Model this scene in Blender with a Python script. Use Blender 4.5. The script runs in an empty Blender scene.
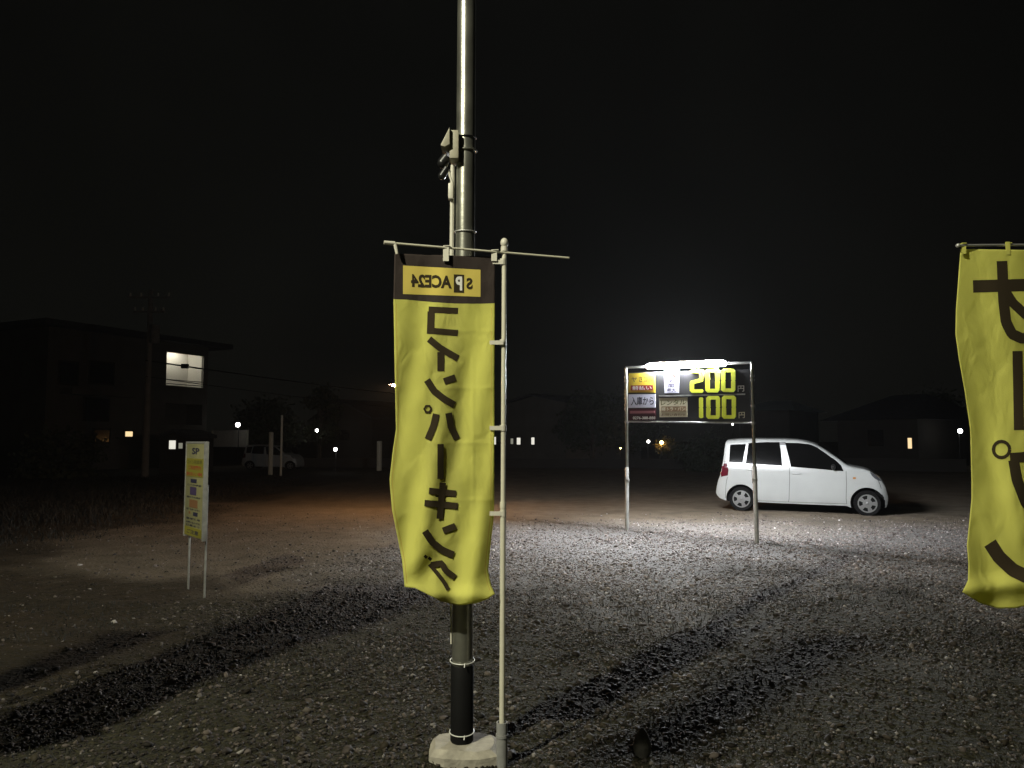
import bpy, bmesh, math, random
import numpy as np
from mathutils import Vector, Matrix, geometry

random.seed(4)
RNG = np.random.default_rng(11)
S = bpy.context.scene
COL = S.collection

# ------------------------------------------------------------------ camera, world, exposure
F_PX, CX, CY, CAMH, PITCH = 770.0, 512.0, 384.0, 1.65, math.radians(4.16)
cam_d = bpy.data.cameras.new("camera")
cam_d.sensor_width = 36.0
cam_d.lens = F_PX / 1024 * 36
cam_d.clip_end = 1500
cam = bpy.data.objects.new("camera", cam_d)
cam.location = (0, 0, CAMH)
cam.rotation_euler = (math.pi / 2 + PITCH, 0, 0)
COL.objects.link(cam)
S.camera = cam

world = bpy.data.worlds.new("World")
S.world = world
world.use_nodes = True
wn, wl = world.node_tree.nodes, world.node_tree.links
bg = wn["Background"]
tc = wn.new("ShaderNodeTexCoord"); sx = wn.new("ShaderNodeSeparateXYZ"); rp = wn.new("ShaderNodeValToRGB")
wl.new(tc.outputs["Generated"], sx.inputs[0]); wl.new(sx.outputs["Z"], rp.inputs[0]); 
cn = wn.new("ShaderNodeTexNoise"); cn.inputs["Scale"].default_value = 2.6; cn.inputs["Detail"].default_value = 5
cr = wn.new("ShaderNodeMapRange"); cr.inputs[1].default_value = .3; cr.inputs[2].default_value = .7; cr.inputs[3].default_value = .7; cr.inputs[4].default_value = 1.35
cm = wn.new("ShaderNodeVectorMath"); cm.operation = 'SCALE'
wl.new(tc.outputs["Generated"], cn.inputs["Vector"]); wl.new(cn.outputs["Fac"], cr.inputs[0]); wl.new(rp.outputs[0], cm.inputs[0]); wl.new(cr.outputs[0], cm.inputs["Scale"]); wl.new(cm.outputs[0], bg.inputs[0])
rp.color_ramp.elements[0].position = 0.0; rp.color_ramp.elements[0].color = (0.0026, 0.0026, 0.0021, 1)
rp.color_ramp.elements[1].position = 0.6; rp.color_ramp.elements[1].color = (0.0021, 0.0021, 0.0018, 1)
bg.inputs[1].default_value = 1.0

S.view_settings.view_transform = 'Standard'
S.view_settings.look = 'None'
S.view_settings.exposure = 0.0
S.view_settings.gamma = 1.0
S.cycles.sample_clamp_indirect = 3.0
S.cycles.max_bounces = 6

LAMP_XYZ = (-5.0, -2.3, 8.2)      # street lamp behind the camera, left
LAMP_W = 10200.0
TUBE_STRENGTH = 1500.0

# ------------------------------------------------------------------ pixel -> world
FW = Vector((0, math.cos(PITCH), math.sin(PITCH))); UP = Vector((0, -math.sin(PITCH), math.cos(PITCH)))
EYE = Vector((0, 0, CAMH))
def ray(px, py):
    return FW + Vector((1, 0, 0)) * ((px - CX) / F_PX) + UP * ((CY - py) / F_PX)
def at(px, py, d):
    r = ray(px, py); return EYE + r * (d / r.y)
def gnd(px, py, z=0.0):
    r = ray(px, py); return EYE + r * ((z - CAMH) / r.z)
def on_plane(px, py, p0, along):
    """hit of the pixel's ray with the upright plane through p0 along a horizontal direction: (distance along, height)"""
    n = Vector((-along.y, along.x, 0)); r = ray(px, py)
    h = EYE + r * ((p0 - EYE).dot(n) / r.dot(n))
    return (h - p0).dot(along), h.z - p0.z

# ------------------------------------------------------------------ value noise
def _h(ix, iy, s):
    n = (ix.astype(np.int64) * 374761393 + iy.astype(np.int64) * 668265263 + s * 1442695041) & 0x7fffffff
    n = ((n ^ (n >> 13)) * 1274126177) & 0x7fffffff
    return ((n ^ (n >> 16)) & 0xffff) / 65535.0
def vn(x, y, s=0):
    x = np.asarray(x, float); y = np.asarray(y, float)
    ix, iy = np.floor(x), np.floor(y); fx, fy = x - ix, y - iy
    fx = fx * fx * (3 - 2 * fx); fy = fy * fy * (3 - 2 * fy)
    a, b, c, d = _h(ix, iy, s), _h(ix + 1, iy, s), _h(ix, iy + 1, s), _h(ix + 1, iy + 1, s)
    return (a * (1 - fx) + b * fx) * (1 - fy) + (c * (1 - fx) + d * fx) * fy
def sstep(a, b, x):
    t = np.clip((x - a) / (b - a), 0, 1); return t * t * (3 - 2 * t)

# ------------------------------------------------------------------ materials
def mat(name, col, rough=0.6, metal=0.0, var=0.0, scale=8.0, bump=0.0, bscale=60.0, spec=0.5, emit=None, estr=0.0, col2=None, coat=0.0):
    m = bpy.data.materials.new(name); m.use_nodes = True
    n, l = m.node_tree.nodes, m.node_tree.links
    p = n["Principled BSDF"]
    p.inputs["Base Color"].default_value = (*col, 1); p.inputs["Roughness"].default_value = rough
    p.inputs["Metallic"].default_value = metal; p.inputs["Specular IOR Level"].default_value = spec
    p.inputs["Coat Weight"].default_value = coat
    t = n.new("ShaderNodeTexCoord")
    if var or col2:
        ns = n.new("ShaderNodeTexNoise"); ns.inputs["Scale"].default_value = scale; ns.inputs["Detail"].default_value = 6
        l.new(t.outputs["Object"], ns.inputs["Vector"])
        r = n.new("ShaderNodeValToRGB"); r.color_ramp.elements[0].position = .3; r.color_ramp.elements[1].position = .7
        c2 = col2 or tuple(min(1, c * (1 + var)) for c in col)
        c1 = col if col2 else tuple(c * (1 - var) for c in col)
        r.color_ramp.elements[0].color = (*c1, 1); r.color_ramp.elements[1].color = (*c2, 1)
        l.new(ns.outputs["Fac"], r.inputs[0]); l.new(r.outputs[0], p.inputs["Base Color"])
    if bump:
        nb = n.new("ShaderNodeTexNoise"); nb.inputs["Scale"].default_value = bscale; nb.inputs["Detail"].default_value = 4
        l.new(t.outputs["Object"], nb.inputs["Vector"])
        b = n.new("ShaderNodeBump"); b.inputs["Strength"].default_value = bump; b.inputs["Distance"].default_value = .01
        l.new(nb.outputs["Fac"], b.inputs["Height"]); l.new(b.outputs[0], p.inputs["Normal"])
    if emit:
        p.inputs["Emission Color"].default_value = (*emit, 1); p.inputs["Emission Strength"].default_value = estr
    return m

def cloth_mat(name, col, trans=.25):
    m = mat(name, col, .85, var=.07, scale=5, bump=.25, bscale=420, spec=.2)
    n, l = m.node_tree.nodes, m.node_tree.links
    p = n["Principled BSDF"]; out = n["Material Output"]
    wk = n.new("ShaderNodeTexNoise"); wk.inputs["Scale"].default_value = 7.5; wk.inputs["Detail"].default_value = 2.5; wk.inputs["Roughness"].default_value = .4; wk.inputs["Distortion"].default_value = .5
    mp_ = n.new("ShaderNodeMapping"); mp_.inputs["Scale"].default_value = (1.25, 1, .75); mp_.inputs["Rotation"].default_value = (0, .75, 0)
    l.new(n["Texture Coordinate"].outputs["Object"], mp_.inputs[0]); l.new(mp_.outputs[0], wk.inputs["Vector"])
    b2 = n.new("ShaderNodeBump"); b2.inputs["Strength"].default_value = .45; b2.inputs["Distance"].default_value = .035
    l.new(wk.outputs["Fac"], b2.inputs["Height"]); l.new(n["Bump"].outputs[0], b2.inputs["Normal"]); l.new(b2.outputs[0], p.inputs["Normal"])
    tr = n.new("ShaderNodeBsdfTranslucent"); tr.inputs[0].default_value = (*col, 1)
    mx = n.new("ShaderNodeMixShader"); mx.inputs[0].default_value = trans
    l.new(p.outputs[0], mx.inputs[1]); l.new(tr.outputs[0], mx.inputs[2]); l.new(mx.outputs[0], out.inputs[0])
    return m

M = dict(
    steel=mat("galvanised_steel", (.33, .33, .28), .29, .85, var=.22, scale=9, bump=.08, bscale=30),
    steel_dull=mat("dull_zinc_pipe", (.42, .42, .40), .5, .6, var=.2, scale=14, bump=.06),
    rubber=mat("black_rubber", (.005, .005, .005), .7, var=.2, spec=.12),
    wire=mat("bright_wire", (.7, .7, .66), .4, .3),
    concrete=mat("concrete", (.27, .25, .20), .9, var=.25, scale=14, bump=.5, bscale=45),
    white_pole=mat("cream_painted_pole", (.50, .48, .38), .4, var=.06, scale=20),
    white_plastic=mat("cream_plastic", (.50, .48, .40), .45),
    grey_pipe=mat("grey_plastic_pipe", (.20, .20, .19), .5, var=.15, scale=30),
    yellow=cloth_mat("yellow_polyester", (.64, .63, .155), .36),
    dark_cloth=cloth_mat("dark_brown_polyester", (.040, .030, .026), .1),
    print_dark=mat("dark_printed_ink", (.036, .027, .015), .9, spec=.1),
    label_yellow=mat("golden_print", (.56, .45, .10), .85, var=.04, spec=.2),
    print_white=mat("white_print", (.75, .74, .68), .8, spec=.2),
    box_beige=mat("beige_enamel", (.30, .28, .21), .5, var=.1, scale=30),
    black_plastic=mat("black_plastic", (.012, .012, .012), .3),
    board_black=mat("board_charcoal", (.030, .030, .032), .5, var=.12, scale=5),
    digit_yellow=mat("digit_yellow_green", (.78, .84, .06), .5),
    plate_yellow=mat("plate_yellow", (.76, .50, .04), .45, col2=(.76, .60, .07), scale=3),
    plate_red=mat("plate_red", (.30, .02, .02), .5),
    plate_white=mat("plate_white", (.64, .65, .76), .5),
    plate_cream=mat("plate_cream", (.62, .58, .42), .5, var=.06, scale=6),
    plate_maroon=mat("plate_maroon", (.045, .008, .012), .4),
    landing=mat("cream_landing_wall", (.50, .48, .42), .9, var=.05, scale=.6),
    notice=mat("pale_blank_board", (.5, .48, .42), .7, var=.1, scale=3),
    plate_pink=mat("plate_pink", (.24, .09, .10), .5),
    olive=mat("olive_print", (.11, .105, .025), .6),
    tan=mat("tan_print", (.20, .13, .065), .6, var=.2, scale=9),
    orange=mat("orange_print", (.17, .085, .035), .6),
    red=mat("red_print", (.28, .04, .025), .6),
    navy=mat("navy_print", (.02, .02, .045), .6),
    violet=mat("violet_print", (.05, .035, .085), .6),
    sign_white=mat("signboard_white", (.21, .20, .10), .5, var=.08, scale=6),
    sign_yellow=mat("sign_yellow_print", (.20, .18, .025), .5),
    tube=mat("lit_tube", (.9, .9, .9), .4, emit=(.93, .96, 1.0), estr=TUBE_STRENGTH),
    car_white=mat("white_car_paint", (.30, .31, .30), .30, var=.06, scale=2.2, coat=.5),
    glass=mat("dark_car_glass", (.002, .002, .002), .06, spec=.14),
    tyre=mat("tyre_rubber", (.007, .007, .007), .9, var=.2, bump=.2, spec=.08),
    rim=mat("wheel_cover_silver", (.17, .17, .165), .35, .35),
    gap=mat("panel_gap", (.03, .03, .03), .9),
    gap_black=mat("wheel_well_black", (.006, .006, .006), .9, spec=.1),
    tail=mat("tail_lamp_red", (.065, .003, .009), .2, coat=.5),
    head=mat("head_lamp_lens", (.06, .06, .065), .5, spec=.2),
    amber=mat("amber_lens", (.30, .12, .02), .3),
    wall_grey=mat("rendered_wall", (.10, .092, .078), .9, var=.15, scale=.8),
    wall_pale=mat("pale_wall", (.10, .094, .08), .9, var=.15, scale=.9),
    wall_brown=mat("brown_wall", (.035, .031, .026), .9, var=.15, scale=.9),
    roof_dark=mat("dark_roof_tiles", (.04, .04, .045), .8, var=.2, scale=3, bump=.4, bscale=9),
    roof_teal=mat("blue_grey_sheet_roof", (.28, .34, .36), .5, .2, var=.1),
    window_dark=mat("dark_window", (.01, .01, .012), .1),
    bark=mat("bark", (.05, .04, .03), .95, var=.3, bump=.5, bscale=20),
    leaf=mat("dark_leaves", (.035, .045, .022), .8, var=.4, scale=2),
    leaf_shrub=mat("shrub_leaves", (.09, .09, .03), .8, var=.4, scale=3),
    weed=mat("weeds", (.008, .008, .0045), .85, var=.5, scale=1.2),
    concrete_pole=mat("concrete_pole", (.16, .155, .14), .9, var=.15, scale=4),
    cable=mat("black_cable", (.01, .01, .01), .6),
    rock=mat("rock", (.10, .095, .08), .95, var=.35, scale=12, bump=.7, bscale=30),
)
def lit(name, col, s): return mat(name, (.6, .6, .6), .5, emit=col, estr=s)
M.update(lit_warm=lit("lit_window_warm", (1, .72, .38), 1.1), lit_white=lit("lit_window_white", (.95, .92, .80), .85),
         lit_dim=lit("lit_window_dim", (.9, .9, .7), .22),
         bulb_white=lit("lamp_glass_white", (1, .98, .92), 18), bulb_soft=lit("lamp_glass_soft", (1, .98, .92), 9), bulb_orange=lit("lamp_glass_orange", (1, .50, .14), 70), bulb_sodium=lit("lamp_glass_sodium", (1, .56, .27), 6000),
         street_glass=lit("street_lamp_glass", (1, .96, .80), 20))

# ------------------------------------------------------------------ mesh builder
class MB:
    def __init__(self): self.v, self.f, self.mi = [], [], []
    def add(self, vs, fs, mi=0):
        o = len(self.v); self.v += [tuple(p) for p in vs]
        self.f += [tuple(i + o for i in f) for f in fs]; self.mi += [mi] * len(fs); return self
    def box(self, c, s, rot=None, mi=0):
        hx, hy, hz = s[0] / 2, s[1] / 2, s[2] / 2
        ps = [Vector((x, y, z)) for x in (-hx, hx) for y in (-hy, hy) for z in (-hz, hz)]
        if rot is not None: ps = [rot @ p for p in ps]
        return self.add([p + Vector(c) for p in ps],
                        [(0, 1, 3, 2), (4, 6, 7, 5), (0, 4, 5, 1), (2, 3, 7, 6), (0, 2, 6, 4), (1, 5, 7, 3)], mi)
    def tube(self, pts, radii, n=16, caps=True, mi=0):
        pts = [Vector(p) for p in pts]
        if not hasattr(radii, '__len__'): radii = [radii] * len(pts)
        vs, fs = [], []
        ref = None
        for i, p in enumerate(pts):
            t = (pts[min(i + 1, len(pts) - 1)] - pts[max(i - 1, 0)])
            t.normalize()
            if ref is None:
                ref = Vector((1, 0, 0)) if abs(t.x) < .9 else Vector((0, 0, 1))
            a = (ref - t * ref.dot(t)).normalized(); b = t.cross(a); ref = a
            for k in range(n):
                q = 2 * math.pi * k / n
                vs.append(p + (a * math.cos(q) + b * math.sin(q)) * radii[i])
        for i in range(len(pts) - 1):
            for k in range(n):
                k2 = (k + 1) % n
                fs.append((i * n + k, i * n + k2, (i + 1) * n + k2, (i + 1) * n + k))
        if caps:
            fs.append(tuple(range(n))[::-1]); fs.append(tuple((len(pts) - 1) * n + k for k in range(n)))
        return self.add(vs, fs, mi)
    def ball(self, c, r, n=12, sq=(1, 1, 1), mi=0):
        vs, fs = [], []
        for i in range(n + 1):
            a = math.pi * i / n
            for k in range(2 * n):
                b = math.pi * k / n
                vs.append(Vector(c) + Vector((math.sin(a) * math.cos(b) * sq[0], math.sin(a) * math.sin(b) * sq[1], math.cos(a) * sq[2])) * r)
        for i in range(n):
            for k in range(2 * n):
                k2 = (k + 1) % (2 * n)
                fs.append((i * 2 * n + k, (i + 1) * 2 * n + k, (i + 1) * 2 * n + k2, i * 2 * n + k2))
        return self.add(vs, fs, mi)
    def build(self, name, m, parent=None, origin=None, smooth=30, bevel=0.0):
        o = origin if origin is not None else ORIG.get(parent.name if parent else None, Vector((0, 0, 0)))
        me = bpy.data.meshes.new(name)
        me.from_pydata([tuple(Vector(p) - o) for p in self.v], [], self.f)
        for x in (m if isinstance(m, (list, tuple)) else [m]): me.materials.append(x)
        me.polygons.foreach_set("material_index", self.mi)
        bm = bmesh.new(); bm.from_mesh(me)
        bmesh.ops.remove_doubles(bm, verts=bm.verts, dist=1e-6)
        bmesh.ops.recalc_face_normals(bm, faces=bm.faces)
        if bevel:
            bmesh.ops.bevel(bm, geom=[e for e in bm.edges if e.calc_face_angle(0) > .5], offset=bevel, segments=2, affect='EDGES', profile=.5)
        bm.to_mesh(me); bm.free()
        if smooth:
            me.polygons.foreach_set("use_smooth", [True] * len(me.polygons)); me.set_sharp_from_angle(angle=math.radians(smooth))
        ob = bpy.data.objects.new(name, me); COL.objects.link(ob)
        if parent: ob.parent = parent; ORIG[ob.name] = o
        return ob
ORIG = {}
def tag(o, label=None, cat=None, group=None, kind=None):
    if label: o['label'] = label
    if cat: o['category'] = cat
    if group: o['group'] = group
    if kind: o['kind'] = kind
    return o
def thing(name, label, cat, loc=(0, 0, 0), rz=None, group=None):
    """Empty at a thing's base; with rz given its parts are built in local coordinates, else in world ones"""
    o = bpy.data.objects.new(name, None); COL.objects.link(o); o.location = loc; o.empty_display_size = .2
    if rz is not None: o.rotation_euler = (0, 0, rz); ORIG[o.name] = Vector((0, 0, 0))
    else: ORIG[o.name] = Vector(loc)
    return tag(o, label, cat, group, 'thing')
def dup(o, parent=None):
    c = o.copy(); COL.objects.link(c); c.parent = parent
    for ch in o.children: dup(ch, c)
    return c

_tc = None
def text2d(body, box, bold=0.0):
    """flat lettering fitted to box (x0, x1, y0, y1): list of 2D verts and faces"""
    cu = bpy.data.curves.new("lettering_source", 'FONT'); cu.body = body; cu.resolution_u = 3; cu.offset = bold
    ob = bpy.data.objects.new("lettering_source", cu); COL.objects.link(ob)
    me = bpy.data.meshes.new_from_object(ob.evaluated_get(bpy.context.evaluated_depsgraph_get()))
    v = np.array([p.co[:2] for p in me.vertices]); f = [tuple(p.vertices) for p in me.polygons]
    bpy.data.objects.remove(ob); bpy.data.curves.remove(cu); bpy.data.meshes.remove(me)
    lo, hi = v.min(0), v.max(0)
    x0, x1, y0, y1 = box
    v = (v - lo) / (hi - lo)
    return [(x0 + a * (x1 - x0), y0 + b * (y1 - y0)) for a, b in v], f

# ------------------------------------------------------------------ street lamp (behind the camera, throws the long shadows)
lx, ly, lz = LAMP_XYZ
sl = thing("street_lamp", "tall roadside street lamp on a grey pole behind the row of banners", "street lamp", (lx - 1.3, ly, 0))
MB().tube([(lx - 1.3, ly, 0), (lx - 1.3, ly, 4), (lx - 1.3, ly, lz + .1)], [.09, .075, .055]).build("pole", M['steel_dull'], sl)
MB().tube([(lx - 1.3, ly, lz), (lx - .8, ly, lz + .16), (lx - .2, ly, lz + .16)], .03, 10).build("arm", M['steel_dull'], sl)
hd = MB().box((lx, ly, lz + .17), (.60, .24, .09)).build("lamp_head", M['steel_dull'], sl, bevel=.02)
MB().box((lx, ly, lz + .115), (.5, .18, .015)).build("lamp_glass", M['street_glass'], hd)
la = bpy.data.lights.new("street_lamp_light", 'SPOT'); la.energy = LAMP_W; la.color = (1.0, .97, .76); la.shadow_soft_size = .15
la.spot_size = math.radians(101); la.spot_blend = .5
lo_ = bpy.data.objects.new("street_lamp_light", la); COL.objects.link(lo_); lo_.parent = sl
lo_.location = Vector((lx, ly, lz + .09)) - Vector(sl.location)
lo_.rotation_euler = (math.radians(24), 0, math.radians(-29))

# ------------------------------------------------------------------ ground
def gravel_amount(x, y):
    """1 on the spread gravel, towards 0 on the bare soil beyond and to the left"""
    n = (vn(x * .8, y * .8, 5) - .5) * 1.6 + (vn(x * 2.7, y * 2.7, 6) - .5) * .8
    far = 1 - sstep(12.9, 17.0, y + n)
    left = sstep(-3.6, -1.5, x + n * .9 - np.where(y > 8, (y - 8) * .13, 0) + np.where(y < 6, (6 - y) * .45, 0))
    return far * left
def moss_shade_amount(x, y):
    """mossy stones near the road side of the lot, plus lamp falloff painted in as darkening"""
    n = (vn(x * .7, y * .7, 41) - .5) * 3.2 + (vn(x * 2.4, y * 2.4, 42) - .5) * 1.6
    near = 1 - sstep(6.4, 11.4, y + n - .25 * np.maximum(.6 - x, 0) + .22 * np.maximum(x - 1.5, 0) - 1.0 * (1 - sstep(-5, -1, x)))  # mid-lot darkening painted in to tighten the pool of lamp light
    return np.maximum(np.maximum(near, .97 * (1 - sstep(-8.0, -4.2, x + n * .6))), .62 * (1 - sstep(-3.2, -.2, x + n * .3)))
def ground_h(x, y):
    near = 1 - sstep(14, 30, y)
    h = (vn(x * .55, y * .55, 1) - .5) * .05 + (vn(x * 1.9, y * 1.9, 2) - .5) * .022
    h += ((vn(x * 6, y * 6, 3) - .5) * .02 + (vn(x * 15, y * 15, 4) - .5) * .012) * near
    return h * (1 - sstep(40, 60, y))
def axis(lo, hi, fine_lo, fine_hi, step):
    a = list(np.arange(fine_lo, fine_hi, step)); s = step; q = fine_hi
    while q < hi: a.append(q); s *= 1.12; q += s
    a.append(hi); s = step; q = fine_lo
    b = []
    while q > lo: s *= 1.12; q -= s; b.append(max(q, lo))
    return np.array(sorted(set(b + a)))
gx = axis(-400, 400, -9, 9.5, .055); gy = axis(-60, 700, 3.2, 15, .05)
X, Y = np.meshgrid(gx, gy); Z = ground_h(X, Y)
me = bpy.data.meshes.new("ground")
nv = X.size; me.vertices.add(nv)
me.vertices.foreach_set("co", np.stack([X, Y, Z], -1).ravel())
ny, nx = X.shape
q = (np.arange(ny - 1)[:, None] * nx + np.arange(nx - 1)[None]).ravel()
quads = np.stack([q, q + 1, q + nx + 1, q + nx], -1)
me.loops.add(quads.size); me.polygons.add(len(quads))
me.loops.foreach_set("vertex_index", quads.ravel().astype(np.int32))
me.polygons.foreach_set("loop_start", np.arange(len(quads), dtype=np.int32) * 4)
me.polygons.foreach_set("use_smooth", np.ones(len(quads), bool))
me.update(calc_edges=True)
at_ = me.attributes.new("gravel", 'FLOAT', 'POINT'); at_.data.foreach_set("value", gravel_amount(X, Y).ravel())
me.attributes.new("moss_shade", 'FLOAT', 'POINT').data.foreach_set("value", moss_shade_amount(X, Y).ravel())
gm = bpy.data.materials.new("lot_ground"); gm.use_nodes = True
n, l = gm.node_tree.nodes, gm.node_tree.links; p = n["Principled BSDF"]; p.inputs["Roughness"].default_value = .95; p.inputs["Specular IOR Level"].default_value = .15
def noise(scale, detail=5):
    t = n.new("ShaderNodeTexCoord"); a = n.new("ShaderNodeTexNoise"); a.inputs["Scale"].default_value = scale; a.inputs["Detail"].default_value = detail
    l.new(t.outputs["Object"], a.inputs["Vector"]); return a.outputs["Fac"]
def ramp(src, p0, c0, p1, c1):
    r = n.new("ShaderNodeValToRGB"); e = r.color_ramp.elements
    e[0].position, e[0].color, e[1].position, e[1].color = p0, (*c0, 1), p1, (*c1, 1); l.new(src, r.inputs[0]); return r.outputs[0]
def mix(fac, a, b):
    m_ = n.new("ShaderNodeMix"); m_.data_type = 'RGBA'; l.new(fac, m_.inputs[0]); l.new(a, m_.inputs[6]); l.new(b, m_.inputs[7]); return m_.outputs[2]
msn = n.new("ShaderNodeAttribute"); msn.attribute_name = "moss_shade"
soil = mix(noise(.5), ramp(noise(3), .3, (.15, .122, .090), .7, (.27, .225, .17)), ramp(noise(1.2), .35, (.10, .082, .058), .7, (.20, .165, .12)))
soil = mix(msn.outputs["Fac"], soil, mix(noise(.8), ramp(noise(5), .3, (.015, .010, .005), .7, (.034, .023, .012)), ramp(noise(9), .3, (.007, .007, .0035), .7, (.020, .017, .009))))  # soil takes the same painted darkening
ms_ = n.new("ShaderNodeAttribute"); ms_.attribute_name = "moss_shade"
grav = mix(ms_.outputs["Fac"], ramp(noise(40), .3, (.085, .080, .077), .7, (.235, .228, .222)), ramp(noise(30), .3, (.010, .010, .005), .7, (.032, .029, .016)))  # lamp falloff in the colour: dark near the road, pale by the board
atn = n.new("ShaderNodeAttribute"); atn.attribute_name = "gravel"
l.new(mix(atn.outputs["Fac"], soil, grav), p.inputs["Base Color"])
bp = n.new("ShaderNodeBump"); bp.inputs["Strength"].default_value = .9; bp.inputs["Distance"].default_value = .03
vo = n.new("ShaderNodeTexVoronoi"); vo.inputs["Scale"].default_value = 26; t_ = n.new("ShaderNodeTexCoord"); l.new(t_.outputs["Object"], vo.inputs["Vector"])
mth = n.new("ShaderNodeMath"); mth.operation = 'ADD'; l.new(vo.outputs["Distance"], mth.inputs[0]); l.new(noise(60, 6), mth.inputs[1])
l.new(mth.outputs[0], bp.inputs["Height"]); l.new(bp.outputs[0], p.inputs["Normal"])
me.materials.append(gm)
g = bpy.data.objects.new("ground", me); COL.objects.link(g); g['kind'] = 'structure'

# ------------------------------------------------------------------ loose stones (stuff)
def scatter(n_try, keep):
    d = np.sqrt(RNG.uniform(3.4 ** 2, 17.5 ** 2, n_try)); x = RNG.uniform(-.75, .75, n_try) * d
    k = RNG.uniform(0, 1, n_try) < keep(x, d); return x[k], d[k]
def stone_keep(x, y):
    dens = np.interp(y, [3.4, 6, 9, 13, 17.5], [1, .97, .74, .46, .2])
    patch = .55 + .45 * sstep(.3, .6, vn(x * 1.1, y * 1.1, 8))
    return dens * patch * (.09 + .91 * gravel_amount(x, y))
sxs, sys_ = scatter(430000, stone_keep)
ns = len(sxs)
bmx = bmesh.new(); bmesh.ops.create_icosphere(bmx, subdivisions=1, radius=1); bmx.verts.ensure_lookup_table()
bv = np.array([v.co[:] for v in bmx.verts]); bf = np.array([[v.index for v in f.verts] for f in bmx.faces]); bmx.free()
rad = np.clip(RNG.lognormal(math.log(.0078), .46, ns), .0035, .032) * np.interp(sys_, [3, 9, 17], [1, 1.0, 1.05])
vv = bv[None] * (1 + RNG.uniform(-.48, .42, (ns, 12, 1)))
vv = vv * (rad[:, None] * RNG.uniform([.75, .6, .4], [1.4, 1.1, .85], (ns, 3)))[:, None, :]
ang = RNG.uniform(0, 2 * math.pi, ns); tl = RNG.normal(0, .35, ns)
ct, st = np.cos(tl)[:, None], np.sin(tl)[:, None]
vv = np.stack([vv[..., 0] * ct - vv[..., 2] * st, vv[..., 1], vv[..., 0] * st + vv[..., 2] * ct], -1)
ca, sa = np.cos(ang)[:, None], np.sin(ang)[:, None]
vx = vv[..., 0] * ca - vv[..., 1] * sa + sxs[:, None]; vy = vv[..., 0] * sa + vv[..., 1] * ca + sys_[:, None]
vz = vv[..., 2] + (ground_h(sxs, sys_) + rad * .22)[:, None]
me = bpy.data.meshes.new("gravel"); me.vertices.add(ns * 12)
me.vertices.foreach_set("co", np.stack([vx, vy, vz], -1).ravel())
fi = (bf[None] + (np.arange(ns) * 12)[:, None, None]).reshape(-1, 3)
me.loops.add(fi.size); me.polygons.add(len(fi))
me.loops.foreach_set("vertex_index", fi.ravel().astype(np.int32)); me.polygons.foreach_set("loop_start", np.arange(len(fi), dtype=np.int32) * 3)
me.update(calc_edges=True)
tone = np.repeat(np.clip(RNG.beta(1.7, 2.9, ns), 0, 1), 12); me.attributes.new("tone", 'FLOAT', 'POINT').data.foreach_set("value", tone)
me.attributes.new("moss_shade", 'FLOAT', 'POINT').data.foreach_set("value", np.repeat(np.clip(moss_shade_amount(sxs, sys_) * RNG.uniform(.6, 1.2, ns), 0, 1), 12))
sm = bpy.data.materials.new("crushed_stone"); sm.use_nodes = True
n, l = sm.node_tree.nodes, sm.node_tree.links; p = n["Principled BSDF"]; p.inputs["Roughness"].default_value = .75; p.inputs["Specular IOR Level"].default_value = .2
atn = n.new("ShaderNodeAttribute"); atn.attribute_name = "tone"
r = n.new("ShaderNodeValToRGB"); e = r.color_ramp.elements
e[0].color = (.016, .015, .0145, 1); e[1].color = (.21, .205, .20, 1); e[1].position = .97
for ps, c in ((.3, (.030, .025, .022)), (.5, (.060, .052, .048)), (.62, (.082, .070, .061)), (.74, (.10, .095, .092))):
    x_ = e.new(ps); x_.color = (*c, 1)
l.new(atn.outputs["Fac"], r.inputs[0])
ms_ = n.new("ShaderNodeAttribute"); ms_.attribute_name = "moss_shade"
tint = ramp(ms_.outputs["Fac"], 0, (3.2, 3.10, 3.08), 1, (.27, .24, .15))  # stones carry the painted light pool too, besides their mossy tint
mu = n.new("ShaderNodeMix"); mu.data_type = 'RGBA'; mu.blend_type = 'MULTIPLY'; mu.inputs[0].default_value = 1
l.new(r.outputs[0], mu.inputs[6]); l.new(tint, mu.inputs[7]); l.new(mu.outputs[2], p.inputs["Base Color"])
me.materials.append(sm)
o = bpy.data.objects.new("gravel", me); COL.objects.link(o)
tag(o, "loose crushed grey stones strewn over the parking lot", "gravel", kind="stuff")

def blades(name, xs, ys, hs, w, m, label, cat):
    k = len(xs); a = RNG.uniform(0, 2 * math.pi, k); ln = RNG.uniform(.2, 1.5, k) * hs; b = RNG.uniform(0, 2 * math.pi, k)
    z = ground_h(xs, ys); w = w * RNG.uniform(.6, 1.4, k)
    dx, dy = np.cos(a) * w, np.sin(a) * w
    P = [np.stack([xs - dx, ys - dy, z - .01], -1), np.stack([xs + dx, ys + dy, z - .01], -1)]
    mx, my = xs + np.cos(b) * ln * .4, ys + np.sin(b) * ln * .4
    P += [np.stack([mx + dx * .7, my + dy * .7, z + hs * .6], -1), np.stack([mx - dx * .7, my - dy * .7, z + hs * .6], -1),
          np.stack([xs + np.cos(b) * ln, ys + np.sin(b) * ln, z + hs], -1)]
    V = np.stack(P, 1).reshape(-1, 3); me = bpy.data.meshes.new(name)
    base = np.arange(k)[:, None] * 5
    fs = [tuple(r_) for r_ in (base + np.array([0, 1, 2, 3])).tolist()] + [tuple(r_) for r_ in (base + np.array([3, 2, 4])).tolist()]
    me.from_pydata(V.tolist(), [], fs); me.materials.append(m)
    ob = bpy.data.objects.new(name, me); COL.objects.link(ob); return tag(ob, label, cat, kind='stuff')
k = 34000
wx = RNG.uniform(-17, -5.6, k); wy = RNG.uniform(8.5, 34, k)
keep = wx + (vn(wx * .9, wy * .9, 21) - .5) * 2.2 < -6.9 - (wy > 18) * (wy - 18) * .14
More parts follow.
